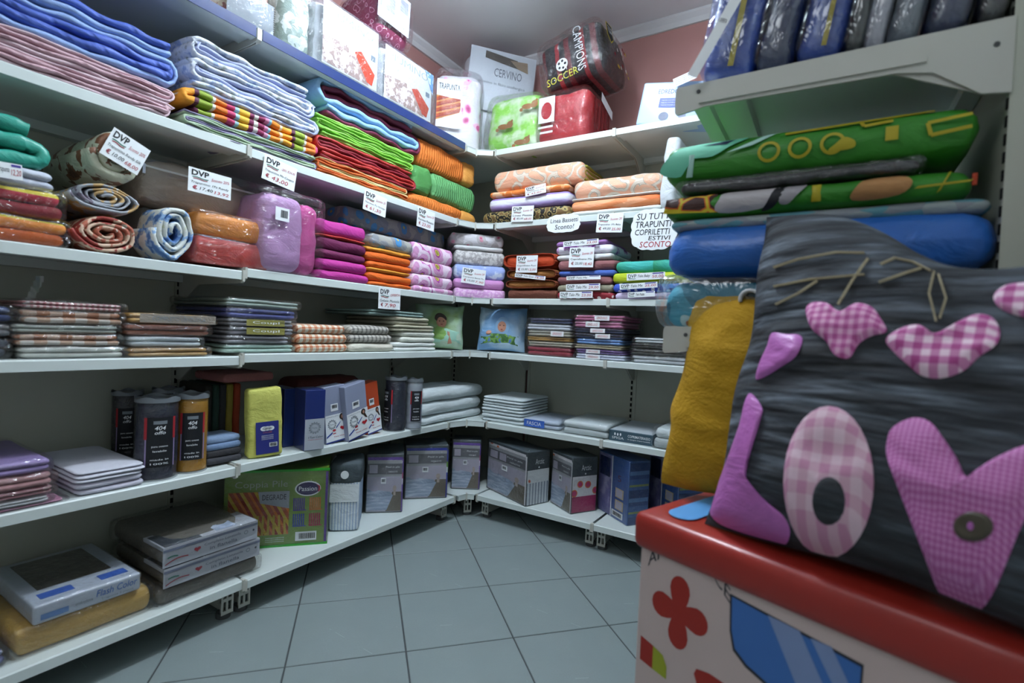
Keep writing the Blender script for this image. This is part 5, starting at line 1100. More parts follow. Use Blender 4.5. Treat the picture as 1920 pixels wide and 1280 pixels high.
# flannel sets: A-bay, axis-aligned
FLN = plain('pack_silver', 'a9acb4', .4, 0, coat=.3); DG = plain('pack_charcoal', '3c4148', .4, 0, coat=.3); GRP2 = plain('grey_plush', '6b675f', .8, .4, 60)
def flannel(name, label, cat, w, d, h):
    o = root(name, label, cat); child_soft('cloth', o, 0, .004, .002, w-.006, d, h-.004, GRP2, .02, .004, .003, (8, 6, 3)); 
    f_ = obj('paper_sleeve', G().box(-w/2, -.002, .002, w/2, .0, h-.012).box(-w/2, -.002, h-.0115, w/2, .11, h-.002).mesh('paper_sleeve'), FLN, o)
    deco(f_, 'edge_stripe', lambda g: rect(g, -w/2, h*.74, w/2, h*.86, -.0028), plain('stripe_slate', '6e7488', .4, 0)); deco(f_, 'lettering', lambda g: [put_text(g, 'Completo Lenzuola', -w*.10, h*.46, w*.30, h*.62, -.0028), put_text(g, 'in flanella', -w*.04, h*.22, w*.26, h*.40, -.0028)], plain('print_slate', '585c68', .5, 0))
    deco(f_, 'green_swoosh', lambda g: waveline(g, -w*.46, -w*.36, h*.42, h*.04, h*.06, -.0028, cyc=.5), M_GRN); deco(f_, 'red_swoosh', lambda g: [waveline(g, -w*.48, -w*.26, h*.14, h*.10, h*.05, -.0028, slope=h*.14, cyc=.5)], M_CRM)
    deco(f_, 'heart_outline', lambda g: poly(g, [(w*(-.17+.035*math.sin(a)**3), h*(.46+.13*(13*math.cos(a)-5*math.cos(2*a)-2*math.cos(3*a)-math.cos(4*a))/16)) for a in np.linspace(0, 2*math.pi, 20, endpoint=False)], -.0028), M_CRM)
    deco(f_, 'care_mark', lambda g: [ring(g, w*.36, h*.52, w*.022, h*.10, w*.004, -.0028), ell(g, w*.45, h*.52, w*.012, h*.06, -.0028)], DG); deco(f_, 'top_photo', lambda g: g.box(-w*.48, .0, h-.002, -w*.12, .10, h-.0012), DG); deco(f_, 'top_photo_bed', lambda g: g.box(w*.05, .012, h-.002, w*.28, .10, h-.0012), BED)
    add_film(o, w, d+.01, h, .004, CLEAR, .004, .015); return o
stack(WL, ZA[6], -.03, [
    (293, 491, 1074, F(pack, 'flannel_sheet_set', 'grey plush set in a crumpled clear bag, under two flannel boxes', 'bedding', GRP2, None, n=1), {'d': .33}),
    (306, 486, 1037, F(flannel, 'flannel_sheet_set', 'flannel sheet set lettered in flanella, lower of the two', 'bedding'), {'d': .30}), (305, 482, 1000, F(flannel, 'flannel_sheet_set', 'flannel sheet set lettered in flanella, upper of the two', 'bedding'), {'d': .31})])
def flash(name, label, cat, w, d, h):
    o = box(name, label, cat, w, d, h, plain('carton_white_blue', 'b4bcc8', .35, 0, coat=.4), None, .006)
    deco(o, 'window', lambda g: g.box(-w*.36, d*.28, h, w*.34, d*.92, h+.0012), plain('window_dark', '4a443f', .2, 0, coat=.8)); deco(o, 'blue_band', lambda g: [g.box(-w*.4, .03, h, -w*.1, .06, h+.001), g.box(w*.15, .03, h, w*.42, .06, h+.001)], plain('band_blue', '3f62b0', .4, 0))
    deco(o, 'lettering', lambda g: put_text(g, 'Flash Color', w*.05, h*.42, w*.46, h*.80, -.0012, .2), plain('print_bluebright', '3a68b4', .4, 0)); deco(o, 'small_print', lambda g: [put_text(g, 'endredone', -w*.14, h*.34, w*.02, h*.52, -.0012), put_text(g, 'Trapunta 2 piazze', w*.1, h*.15, w*.42, h*.30, -.0012)], M_GRY); deco(o, 'photo_strip', lambda g: rect(g, -w*.44, h*.2, -w*.2, h*.5, -.0012), plain('band_sky', '5f86bc', .4, 0))
    add_film(o, w, d, h, .003, CLEAR, .002, .01); return o
stack(WL, ZA[6], -.02, [
    (20, 292, 1142, F(pack, 'bagged_quilt', 'golden bagged quilt under the white and blue box', 'quilt', plain('golden_quilt', 'b8954e', .5, .3, 40, coat=.2), None, n=1), {'d': .33}), (62, 264, 1106, F(flash, 'quilt_box', 'white and blue quilt box lettered Flash Color', 'bedding'), {'d': .30})])
stack(WL, ZA[6], -.02, [(-60, 18, 1230, pk('slate blue bagged blanket at the lower picture edge', C('6a6e92')))], d=.3)
# ================================================================ TOP SHELF (bagged duvets)
def duvet(name, label, w, d, h, mat, r=.05, film_mat=None, wob=.012, n=(8, 6, 6)):
    o = root(name, label, 'bedding'); child_soft('stuffed_cloth', o, 0, .006, .002, w*.96, d*.94, h*.96, mat, min(r, h*.3), .01, wob, n, rz=min(r, h*.3), fr=3)
    v, f = rbox(w*1.01, d+.026, h*1.01, r, (9, 7, 7), .006, wob*.5, random.random()*40, min(r, h*.45)); obj('clear_bag', mesh('clear_bag', [(a, b-.026, c) for a, b, c in v], f, True), film_mat or CLEAR, o); return o
def place_bag(o, wl, xl, xr, yg, rec, zs, tilt=0, yaw=0, lean=0): return wl.put(o, (wl.at_z(xl, zs+.1, rec, yg)+wl.at_z(xr, zs+.1, rec, yg))/2, rec, zs, tilt, yaw, lean)
def wid(wl, xl, xr, yg, rec, zs): return wl.at_z(xr, zs+.1, rec, yg)-wl.at_z(xl, zs+.1, rec, yg)
def hgt(wl, px, yt, rec, zs): return wl.hit(px, yt, rec)[1]-zs
Z1 = ZL[1]
WHD = plain('white_duvet', 'd6d9e0', .6, .3, 20); ROSE = pat('rose_print_duvet', 'voro', [(0, 'b8246c'), (.14, 'd65a9a'), (.25, 'e9b4d0'), (.34, 'd8d4da')], 15, dist=1.0); SEER = pat('grey_seersucker', 'noise', [(0, 'b9bcc2'), (.5, 'd4d6da'), (.6, 'c4c7cc')], 60, 'LINEAR')
# near bags on the long wall
r1 = .0
w_ = wid(WL, 395, 519, 40, r1, Z1); o = duvet('duvet_bag', 'grey bag with red and cream patterned cloth at the near end of the top shelf', w_, .30, .28, pat('cream_red_tapestry', 'noise', [(0, '8c4a48'), (.44, 'c9b8a4'), (.56, 'd9d0c4'), (.66, '9a5a58')], 55, detail=3))
q = deco(o, 'grey_insert', lambda g: rect(g, -w_*.30, .012, w_*.42, .10, -.012), plain('insert_grey', '8f979f', .5, 0)); deco(q, 'stitched_edge', lambda g: [rect(g, -w_*.30+.0065*i, .006, -w_*.30+.0065*i+.002, .014, -.013) for i in range(int(w_*.72/.0065))]+[rect(g, w_*.41, .014+.0065*i, w_*.44, .016+.0065*i, -.013) for i in range(13)], M_INK); place_bag(o, WL, 395, 519, 40, r1, Z1)
w_ = wid(WL, 522, 590, 60, r1, Z1); o = duvet('duvet_bag', 'crumpled clear bag with green leaf print beside the grey one', w_, .28, .27, pat('leaf_print', 'noise', [(0, '8a9a92'), (.48, 'c9d2d0'), (.56, 'dfe6e6')], 20)); place_bag(o, WL, 522, 590, 60, r1, Z1)
def insert(o, w, h, y=-.014, word='PIUMINO', pic='c8452c'):
    q = deco(o, 'paper_insert', lambda g: rect(g, -w*.42, h*.08, w*.38, h*.92, y), plain('insert_white', 'c6ccd0', .5, 0)); deco(q, 'lettering', lambda g: put_text(g, word, -w*.36, h*.74, w*.30, h*.86, y-.0008), C('9aa4aa'))
    deco(q, 'photo_bed', lambda g: poly(g, [(-w*.42, h*.10), (w*.25, h*.10), (w*.10, h*.38), (-w*.05, h*.50), (-w*.42, h*.44)], y-.0006), pat('photo_cream_bed', 'noise', [(0, 'a08a86'), (.5, 'cfc4c4'), (.6, 'e0dadc')], 45)); deco(q, 'photo_red', lambda g: poly(g, [(w*.02, h*.46), (w*.12, h*.52), (w*.34, h*.30), (w*.30, h*.12), (w*.22, h*.14)], y-.001), C(pic)); deco(q, 'price_sticker', lambda g: rect(g, w*.27, h*.48, w*.34, h*.56, y-.001), C('6f7d8a')); return q
w_ = wid(WL, 588, 716, 100, r1, Z1); h_ = hgt(WL, 650, 18, r1, Z1); o = duvet('duvet_bag', 'large white duvet bag with a red bed picture on the top shelf', w_, .28, h_, WHD); insert(o, w_, h_); place_bag(o, WL, 588, 716, 100, r1, Z1)
w2 = wid(WL, 706, 815, 170, r1, Z1); h2 = hgt(WL, 760, 102, r1, Z1); o = duvet('duvet_bag', 'white duvet bag with a blue corner under the burgundy bag', w2, .26, h2, WHD); insert(o, w2, h2, -.014, 'PIUMINO', 'b04a3c'); deco(o, 'blue_print', lambda g: poly(g, [(w2*.24, h2*.92), (w2*.40, h2*.92), (w2*.40, h2*.55)], -.016), pat('sky_print', 'noise', [(0, '6f9ad0'), (.5, 'b9d0e8')], 30)); place_bag(o, WL, 706, 815, 170, r1, Z1)
PAIS = pat('burgundy_paisley', 'voro', [(0, 'c99aae'), (.10, '7d2148'), (.30, '9a3c64'), (.36, 'd0a4b6'), (.40, '7d2148')], 34, dist=.8)
w3 = .20; h3 = .20; o = duvet('duvet_bag', 'burgundy paisley quilt bag with a white label, lying on top of the white bags', w3, .24, h3, PAIS, wob=.006); q = deco(o, 'paper_insert', lambda g: rect(g, -w3*.5, h3*.28, w3*.32, h3*.98, -.012), plain('insert_icewhite', 'c3d2de', .5, 0)); deco(q, 'photo', lambda g: [rect(g, -w3*.45, h3*.5, -w3*.08, h3*.8, -.0126), rect(g, w3*.05, h3*.68, w3*.26, h3*.92, -.0126)], C('8f8f9c')); deco(q, 'lettering', lambda g: put_text(g, 'TRAPUNTA ESTIVA', -w3*.4, h3*.36, w3*.2, h3*.42, -.0126), M_GRY)
WL.put(o, WL.at_z(740, Z1+h2+.1, .0, 50), .0, Z1+h2+.006, R(2))
# corner and far wall bags
h_ = hgt(WK, 920, 92, .20, Z1); w_ = wid(WK, 852, 988, 130, .20, Z1); o = duvet('duvet_bag', 'white duvet bag lettered CERVINO standing at the back of the corner', w_, .17, h_, WHD)
q = deco(o, 'paper_insert', lambda g: rect(g, -w_*.44, h_*.46, w_*.46, h_*.98, -.018), plain('insert_white2', 'd3d7de', .5, 0)); deco(q, 'lettering', lambda g: [put_text(g, 'CERVINO', -w_*.10, h_*.76, w_*.28, h_*.83, -.019), put_text(g, 'piumino in fibra anallergica', -w_*.3, h_*.68, w_*.34, h_*.71, -.019)], plain('print_steel', '6a707c', .5, 0)); deco(q, 'photo_dark', lambda g: poly(g, [(-w_*.24, h_*.96), (w_*.2, h_*.93), (w_*.24, h_*.86), (-w_*.02, h_*.88), (-w_*.24, h_*.90)], -.019), C('5c534c')); deco(q, 'photo_tan', lambda g: poly(g, [(w_*.1, h_*.92), (w_*.34, h_*.93), (w_*.36, h_*.84), (w_*.22, h_*.86)], -.0195), C('a08a74'))
place_bag(o, WK, 852, 988, 130, .20, Z1, R(4))
h_ = hgt(WK, 855, 130, .03, Z1); w_ = wid(WK, 812, 905, 200, .03, Z1); o = duvet('duvet_bag', 'white and pink rose quilt bag with a TRAPUNTA card', w_, .15, h_, ROSE); q = deco(o, 'paper_insert', lambda g: rect(g, -w_*.46, h_*.26, w_*.04, h_*.84, -.017), plain('insert_white3', 'dde2e6', .5, 0)); deco(q, 'lettering', lambda g: put_text(g, 'TRAPUNTA', -w_*.42, h_*.72, 0, h_*.79, -.018), M_INK); deco(q, 'photo_striped_bed', lambda g: poly(g, [(-w_*.46, h_*.64), (w_*.02, h_*.62), (w_*.02, h_*.46), (-w_*.46, h_*.34)], -.018), pat('photo_orange_stripe', 'stripez', [(0, 'b04a26'), (.4, 'c98a4a'), (.7, '9c3a28')], 40, dist=.1, rot=(0, .35, 0)))
place_bag(o, WK, 812, 905, 200, .03, Z1)
h_ = hgt(WB, 970, 172, .03, Z1); w_ = wid(WB, 902, 1010, 220, .03, Z1); o = duvet('duvet_bag', 'bright green quilt bag printed with small brown bears', w_, .16, h_, pat('green_white_cloud', 'noise', [(0, '6fc22c'), (.42, '93d657'), (.58, 'd3e6c4')], 14, 'LINEAR'), .06)
for x, z, a in ((-.10, .42, .1), (.28, .72, 1.2), (.22, .14, .6)): deco(o, 'printed_bear', lambda g: [ell(g, w_*x, h_*z, w_*.10, h_*.045, -.016), ell(g, w_*(x+.11), h_*(z+.03), w_*.055, h_*.06, -.0165), ell(g, w_*(x+.14), h_*(z+.09), w_*.018, h_*.02, -.0165), ell(g, w_*(x-.10), h_*(z-.05), w_*.03, h_*.03, -.0165)], plain('bear_brown', '9a6a3c', .6, 0))
place_bag(o, WB, 902, 1010, 220, .03, Z1, R(5))
REDV = plain('red_quilt_cloth', 'a81c26', .45, .3, 30, coat=.2)
hR = hgt(WB, 1060, 165, .02, Z1); w_ = wid(WB, 1004, 1107, 210, .02, Z1); dR = .27; o = duvet('duvet_bag', 'shiny red quilt bag under the black and red football one', w_, dR, hR, REDV, .045)
side(o, 'end_folds', lambda g: [rect(g, dR*(.12+.15*i), hR*.12, dR*(.18+.15*i), hR*.82, -.003) for i in range(5)], plain('dark_red_cloth', '7a121c', .6), w_); side(o, 'price_sticker', lambda g: poly(g, [(dR*.35, hR*.82), (dR*.85, hR*.66), (dR*.85, hR*.82), (dR*.35, hR*.98)], -.008), M_WHT, w_); q = deco(o, 'paper_insert', lambda g: rect(g, -w_*.42, hR*.40, -w_*.12, hR*.88, -.014), M_WHT); deco(q, 'photo', lambda g: ell(g, -w_*.27, hR*.62, w_*.1, hR*.16, -.0146), REDV); deco(o, 'lettering', lambda g: [rect(g, -w_*.42, hR*.30, -w_*.14, hR*.34, -.014), rect(g, -w_*.38, hR*.20, -w_*.14, hR*.24, -.014)], M_WHT)
place_bag(o, WB, 1004, 1107, 210, .02, Z1)
BLKR = pat('black_red_stripes', 'stripex', [(0, '17151a'), (.42, '8e1a22'), (.58, '17151a'), (.8, '5e1018')], 8, rough=.4, coat=.2)
wC, hC, dC = w_*1.2, .235, .28; o = duvet('duvet_bag', 'black and red football quilt bag lettered CAMPIONS, tilted on the red bag', wC, dC, hC, BLKR, .045)
q = deco(o, 'lettering', lambda g: None, M_WHT) if False else None
g = put_text(G(), 'CAMPIONS', 0, 0, hC*.85, wC*.12, 0); obj('lettering', mesh('lettering', [(wC*.10+c, -.015, hC*.93-a) for a, b, c in g.v], g.f), M_WHT, o)
deco(o, 'printed_word', lambda g: put_text(g, 'SOCCER', -wC*.38, hC*.06, wC*.1, hC*.20, -.015), C('c9c43a', vary=0)); b_ = deco(o, 'printed_ball', lambda g: ell(g, -wC*.12, hC*.36, wC*.09, hC*.12, -.015), M_WHT); deco(b_, 'ball_patch', lambda g: [ell(g, -wC*.12+wC*.05*math.cos(a), hC*.36+hC*.07*math.sin(a), wC*.018, hC*.025, -.0155) for a in (0, 1.3, 2.5, 3.8, 5.0)], M_INK)
c_ = side(o, 'crest', lambda g: poly(g, [(dC*.10, hC*.88), (dC*.34, hC*.90), (dC*.34, hC*.62), (dC*.22, hC*.5), (dC*.10, hC*.62)], -.008), C('c9b83a', vary=0), wC); side(c_, 'crest_field', lambda g: poly(g, [(dC*.12, hC*.86), (dC*.32, hC*.88), (dC*.32, hC*.63), (dC*.22, hC*.53), (dC*.12, hC*.63)], -.009), M_INK, wC); side(c_, 'lettering', lambda g: [put_text(g, 'FOOTBALL', dC*.13, hC*.78, dC*.31, hC*.82, -.010), put_text(g, 'TEAM', dC*.14, hC*.69, dC*.30, hC*.76, -.010)], M_WHT, wC)
rg = random.Random(4)
for i in range(14): side(o, 'print_mark', lambda g: ell(g, dC*rg.uniform(.3, .9), hC*rg.uniform(.1, .8), dC*.03, hC*.04, -.007, 6), C(('c9a83a', 'd8d4d0', '8e1a22')[i % 3], vary=0), wC)
WB.put(o, WB.at_z(1078, Z1+hR+.08, .03, 110), .025, Z1+hR+.028, R(-12), R(-2))
hE = hgt(WB, 1240, 158, .03, Z1); wE = wid(WB, 1192, 1330, 190, .03, Z1); o = box('duvet_box', 'light blue duvet box lettered EDREDON leaning on the far shelf', 'bedding', wE, .08, hE, plain('carton_iceblue', 'a9c4e4', .4, 0, coat=.2), None, .008)
deco(o, 'lettering', lambda g: put_text(g, 'EDREDON', -wE*.26, hE*.72, wE*.08, hE*.82, -.001), plain('print_royal', '2f4690', .4, 0)); q = deco(o, 'blue_panel', lambda g: rect(g, -wE*.22, hE*.40, wE*.18, hE*.62, -.001), plain('panel_royal', '34489a', .4, 0)); deco(q, 'small_print', lambda g: [put_text(g, 'trapunta invernale per letto singolo', -wE*.19, hE*(.44+.055*i), wE*.15, hE*(.475+.055*i), -.0016) for i in range(3)], M_WHT); deco(o, 'printed_shape', lambda g: [ell(g, -wE*.12, hE*.2, wE*.07, hE*.10, -.001), ell(g, wE*.14, hE*.2, wE*.05, hE*.12, -.001)], C('8a8fa0'))
place_bag(o, WB, 1192, 1330, 190, .03, Z1, R(10))

# ================================================================ SHORT SHELVING: bags on its upper shelf, quilts on the lower
ZT = ZE[1]
NB = plain('royal_satin', '1f3f94', .35, .3, 18, coat=.3); DKN = plain('midnight_satin', '16224a', .35, .3, 18, coat=.3); PALE = plain('pale_satin', 'b4b0bc', .4, .3, 18, coat=.2); BK = plain('black_satin', '17181c', .35, .3, 18, coat=.3)
for xl, xr, m, lb, yl in ((1312, 1412, NB, 'shiny royal blue bag with yellow band, first on the short upper shelf', 1), (1414, 1488, DKN, 'dark crumpled bag between two royal blue ones', 0), (1492, 1582, NB, 'royal blue bag with a yellow stripe, second on the short upper shelf', 1), (1584, 1622, BK, 'narrow black bag on the short upper shelf', 0),
                          (1624, 1660, PALE, 'narrow pale grey bag on the short upper shelf', 0), (1664, 1732, plain('silver_film_cloth', '6f7480', .3, .3, 18, coat=.4), 'silver grey bag on the short upper shelf', 0), (1736, 1826, DKN, 'midnight blue bag towards the wall on the short upper shelf', 0), (1830, 1890, BK, 'black bag against the wall on the short upper shelf', 0)):
    w_ = wid(WE, xl, xr, 100, .01, ZT); o = duvet('bedding_bag', lb, max(.03, w_), .34, .27, m, min(.02, w_*.4), CLEAR2, .005, (4, 6, 6))
    if yl: deco(o, 'yellow_band', lambda g: rect(g, w_*.05, .02, w_*.16, .25, -.007), C('a8963a'))
    place_bag(o, WE, xl, xr, 100, .012, ZT+.012, R(9))
o, w_, h_ = card(WE, (1362, -34), (1384, -34), (1288, 132), -.03, 'long white paper strip standing in front of the royal blue bag'); 
for ch in list(o.children): bpy.data.objects.remove(ch)
w_, h_ = .02, .20; obj('card', G().box(0, 0, 0, w_, .0006, h_).mesh('card'), M_PAPER, o); deco(o, 'lettering', lambda g: put_text(g, 'OFFERTA', .003, .10, .017, .107, -.0008), M_INK); a_ = WE.hit(1289, 140, -.035); WE.put(o, a_[0], -.036, a_[1], R(30))
a_ = WB.hit(1264, 163, .0); o = root('price_tag', 'small printed card tucked on the light blue duvet box', 'price tag'); obj('card', G().box(0, 0, 0, .085, .0006, .035).mesh('card'), M_PAPER, o); deco(o, 'lettering', lambda g: [put_text(g, 'edredone singolo stampato', .006, .006+.007*i, .078, .010+.007*i, -.0008) for i in range(4)], M_INK); WB.put(o, a_[0], .006, a_[1], R(-14))
# quilts
ZQ = ZE[2]
def front_y(z, h, r=.035, rz=None):
    rz = rz or h*.46; t = max(0, abs(z-h/2)-(h/2-rz))/rz; return r*(1-math.sqrt(max(0, 1-min(1, t)**2)))
def printed(o, name, pts, mat, h, lift=.006, r=.035):
    """flat print following the rounded front of a folded quilt"""
    if len(pts) >= 5:
        P = [np.array(p) for p in pts]; n = len(P); pts = []
        for i in range(n):
            a, b, c, d = P[i-1], P[i], P[(i+1) % n], P[(i+2) % n]
            for t in (0, .25, .5, .75): q = .5*(2*b+(c-a)*t+(2*a-5*b+4*c-d)*t*t+(3*b-a-3*c+d)*t**3); pts.append((q[0], min(h*.985, max(h*.015, q[1]))))
    N = len(pts); c = np.mean(pts, axis=0); vs = []; fs = []
    for k in range(5):
        s = k/4
        for x, z in pts: X, Z = c[0]+(x-c[0])*s, c[1]+(z-c[1])*s; vs.append((X, front_y(Z, h, r)-lift, Z))
    for k in range(4):
        for i in range(N): a, b = k*N+i, k*N+(i+1) % N; fs.append((a, b, b+N, a+N))
    return obj(name, mesh(name, vs, fs, True), mat, o)
def pring(o, name, x, z, rx, rz, t, mat, h, lift=.0065):
    n = 24; a = [2*math.pi*i/n for i in range(n)]; vs = []
    for k in (1, (1-t)): vs += [(x+rx*k*math.cos(q), front_y(z+rz*k*math.sin(q), h)-lift, z+rz*k*math.sin(q)) for q in a]
    return obj(name, mesh(name, vs, [(i, (i+1) % n, n+(i+1) % n, n+i) for i in range(n)], True), mat, o)
GRNQ = plain('grass_green_quilt', '2f7d1f', .55, .25, 30, coat=.1); YLW = plain('print_mustard', 'a89a1c', .55, 0, vary=.05); SEA = plain('print_seafoam', '6fc4a4', .55, 0, vary=.05); PALS = plain('print_pale_sea', 'a9d0c4', .55, 0); INKG = plain('print_dark_outline', '14261c', .55, 0)
def quilt1(name, label, cat, w, d, h):
    o = root(name, label, cat); child_soft('cloth', o, 0, 0, 0, w, d, h, GRNQ, .035, .004, .004, (14, 5, 3), rz=h*.46)
    printed(o, 'print_seafoam', [(-w*.50, h*.25), (-w*.47, h*.62), (-w*.40, h*.92), (-w*.18, h*.97), (-w*.24, h*.72), (-w*.30, h*.52), (-w*.38, h*.50), (-w*.42, h*.14)], SEA, h)
    printed(o, 'print_dark_patch', [(-w*.34, h*.86), (-w*.22, h*.93), (-w*.25, h*.80)], C('1c2a48'), h, .0072); printed(o, 'print_pale_band', [(-w*.25, h*.56), (-w*.12, h*.90), (-w*.08, h*.93), (-w*.16, h*.66)], PALS, h, .007)
    printed(o, 'print_pale_stripe', [(-w*.40, h*.1), (-w*.375, h*.1), (-w*.365, h*.62), (-w*.385, h*.62)], PALS, h, .0078)
    for x in (-.10, .0, .10): pring(o, 'print_ring', w*x, h*.46, w*.038, h*.24, .28, YLW, h)
    printed(o, 'print_cloud', [(w*.09, h*.30), (w*.16, h*.30), (w*.165, h*.45), (w*.135, h*.56), (w*.11, h*.44)], YLW, h); printed(o, 'print_block', [(w*.25, h*.36), (w*.285, h*.36), (w*.285, h*.66), (w*.25, h*.66)], YLW, h)
    for a, b in (((-.05, .86), (.16, .90)), ((.16, .90), (.38, .93)), ((.36, .62), (.47, .70)), ((.36, .62), (.37, .36)), ((.37, .36), (.47, .44)), ((.18, .90), (.19, .76)), ((.19, .76), (.27, .80))):
        p, q = np.array([a[0]*w, a[1]*h]), np.array([b[0]*w, b[1]*h]); t = (q-p)/np.linalg.norm(q-p); nn = np.array([-t[1], t[0]])*.0028; printed(o, 'print_line', [tuple(p-nn), tuple(q-nn), tuple(q+nn), tuple(p+nn)], YLW, h)
    return o
LAVA = pat('lava_print', 'edge', [(0, 'c9b41e'), (.05, 'c45a18'), (.10, '3a160c')], 22, rough=.55)
def quilt2(name, label, cat, w, d, h):
    o = root(name, label, cat); child_soft('cloth', o, 0, 0, 0, w, d, h, GRNQ, .035, 0, .004, (14, 5, 3), rz=h*.46)
    printed(o, 'print_lava', [(-w*.49, h*.2), (-w*.48, h*.8), (-w*.28, h*.9), (-w*.275, h*.12)], LAVA, h); printed(o, 'print_white_area', [(-w*.275, h*.10), (-w*.27, h*.6), (-w*.24, h*.92), (-w*.06, h*.95), (-w*.09, h*.2)], C('b4aeb0'), h); printed(o, 'print_black_stroke', [(-w*.12, h*.05), (-w*.07, h*.2), (-w*.04, h*.94), (-w*.07, h*.94), (-w*.10, h*.3)], M_INK, h, .007)
    printed(o, 'print_grey_area', [(-w*.06, h*.3), (-w*.035, h*.94), (w*.03, h*.94), (0, h*.5), (-w*.03, h*.2)], C('9a969a'), h, .0068); printed(o, 'print_block', [(w*.045, h*.2), (w*.075, h*.2), (w*.075, h*.85), (w*.045, h*.85)], YLW, h, .007); printed(o, 'print_tan_area', [(w*.17, h*.15), (w*.18, h*.6), (w*.21, h*.86), (w*.30, h*.92), (w*.335, h*.6), (w*.30, h*.2)], C('a87a4c'), h, .0068)
    for a, b in (((.34, .38), (.48, .46)), ((.40, .2), (.43, .9))): printed(o, 'print_line', [(w*a[0], h*(a[1]-.04)), (w*b[0], h*(b[1]-.04)), (w*(b[0]+.01), h*(b[1]+.04)), (w*(a[0]+.01), h*(a[1]+.04))], YLW, h, .007)
    printed(o, 'red_end', [(w*.485, h*.3), (w*.498, h*.3), (w*.498, h*.7), (w*.485, h*.7)], C('a83a1c'), h, .007); return o
BLQ = plain('cobalt_quilt', '2a66b8', .4, .25, 16, coat=.2)
def quilt3(name, label, cat, w, d, h):
    o = root(name, label, cat); child_soft('cloth', o, 0, 0, 0, w, d, h*.88, BLQ, .05, .012, .006, (16, 5, 4), rz=h*.40)
    child_soft('printed_back', o, -.004, .012, h*.80, w*.96, d-.02, h*.2, pat('grey_teal_print', 'cell', [(0, '8a9096'), (.4, '5f94a0'), (.7, '9aa4a4')], 26, stretch=(1, 1, 3)), .02, 0, .003, (10, 4, 2)); return o
def bagq(name, label, cat, w, d, h):
    o = root(name, label, cat); child_soft('cloth', o, 0, .01, .003, w*.94, d, h*.86, pat('teal_orange_print', 'noise', [(0, '1f6f86'), (.46, '3f9ab4'), (.54, 'b8d4d8'), (.58, 'b8642a')], 7), .03, 0, .005, (10, 5, 3), rz=h*.4)
    add_film(o, w, d, h, .004, CLEAR2, .006, .03, 'clear_bag'); return o
qs = stack(WE, ZQ, .0, [
    (1228, 1800, 512, F(bagq, 'bagged_quilt', 'teal and orange quilt in a clear bag, lowest on the short shelving', 'quilt'), {'d': .36, 'rec': -.01}),
    (1244, 1888, 385, F(quilt3, 'folded_quilt', 'cobalt blue puffy quilt above the teal bag', 'quilt'), {'d': .38}),
    (1240, 1833, 338, F(quilt2, 'folded_quilt', 'green quilt with lava and white print, above the cobalt one', 'quilt'), {'d': .36}),
    (1267, 1736, 315, F(pack, 'bagged_quilt', 'thin dark pack in grey film between two green quilts', 'quilt', plain('smoke_cloth', '2c2c30', .4, .2, 30, coat=.3), None, n=1), {'d': .34}),
    (1240, 1846, 228, F(quilt1, 'folded_quilt', 'green quilt with yellow rings and seafoam end, top of the stack', 'quilt'), {'d': .38})])
g = G(); a = [R(-20+22*i) for i in range(11)]; rr = .016
v, f = ribbon([(rr*math.cos(q), rr*math.sin(q)) for q in a], .006, .006, 0, 1, 2, 1); hk = obj('bag_handle', mesh('bag_handle', v, f, True), plain('white_plastic', 'd3d5d8', .35, 0), qs[0]); s_, z_ = WE.hit(1405, 560, -.03); hk.location = (s_-float((np.array(qs[0].location[:2])-WE.p0)@WE.e), -.02, z_-qs[0].location[2])

# ================================================================ RED OTTOMAN AND CUSHIONS
HT = .58; c0 = on(1187, 957, 2, HT); e_o = (on(1600, 1110, 2, HT)-c0)[:2]; OT = Wall(c0[:2], e_o, (-e_o[1], e_o[0])); WO, DO, LH = .52, .30, .062
ot = root('storage_ottoman', 'red lidded storage ottoman painted like an ambulance with a red cross', 'ottoman'); OT.put(ot, WO/2, 0, 0)
v, f = rbox(WO, DO, LH, .013, (10, 8, 2), .004, .001, 3, .018); lid = obj('lid', mesh('lid', [(a, b, c+HT-LH) for a, b, c in v], f, True), plain('red_vinyl', '96281f', .40, .12, 30, vary=.05, spec=.5, coat=.15), ot)
M_BODY = plain('ottoman_offwhite', 'c6b3ae', .55, .05, 40, vary=.03); v, f = rbox(WO-.022, DO-.022, HT-LH+.004, .006, (4, 4, 6), 0, 0, 1, .004); body = obj('body', mesh('body', [(a, b+.011, c) for a, b, c in v], f, False), M_BODY, ot)
g = G(); n = 12; L_, r_ = .085, .026; pts = [(r_*math.cos(q), r_*math.sin(q)) for q in np.linspace(math.pi, 2*math.pi, n)]+[(r_*math.cos(q), L_*2+r_*math.sin(q)) for q in np.linspace(0, math.pi, n)]
g.add([(x-WO/2+.066, y+.055, HT+.0026+.003*math.sin(min(1, max(0, (y+.05)/.3))*math.pi)) for x, y in pts], [tuple(range(2*n))]); obj('blue_flash', g.mesh('blue_flash'), plain('print_sky_blue', '5f9fd8', .35, 0, vary=.02), lid)
def bp(px, py): s, z = OT.hit(px, py, .011); return (s-WO/2, z)
def bdec(name, pts, m, y=.0104): g = G(); g.add([(x, y, z) for x, z in pts], [tuple(range(len(pts)))]); return obj(name, g.mesh(name), m, body)
cx_, cz_ = bp(1273, 1148); RB = plain('print_brick_red', '9c2a20', .5, 0, vary=.03)
ax, az = abs(bp(1328, 1148)[0]-cx_), abs(bp(1273, 1216)[1]-cz_); pts = []
for k in range(48):
    q = 2*math.pi*k/48; rr = .62+.38*abs(math.cos(2*q))**.7 if True else 1
    rr = max(.36, abs(math.cos(2*q))**.5); pts.append((cx_+ax*1.02*rr*math.cos(q), cz_+az*1.02*rr*math.sin(q)))
bdec('red_cross', pts, RB)
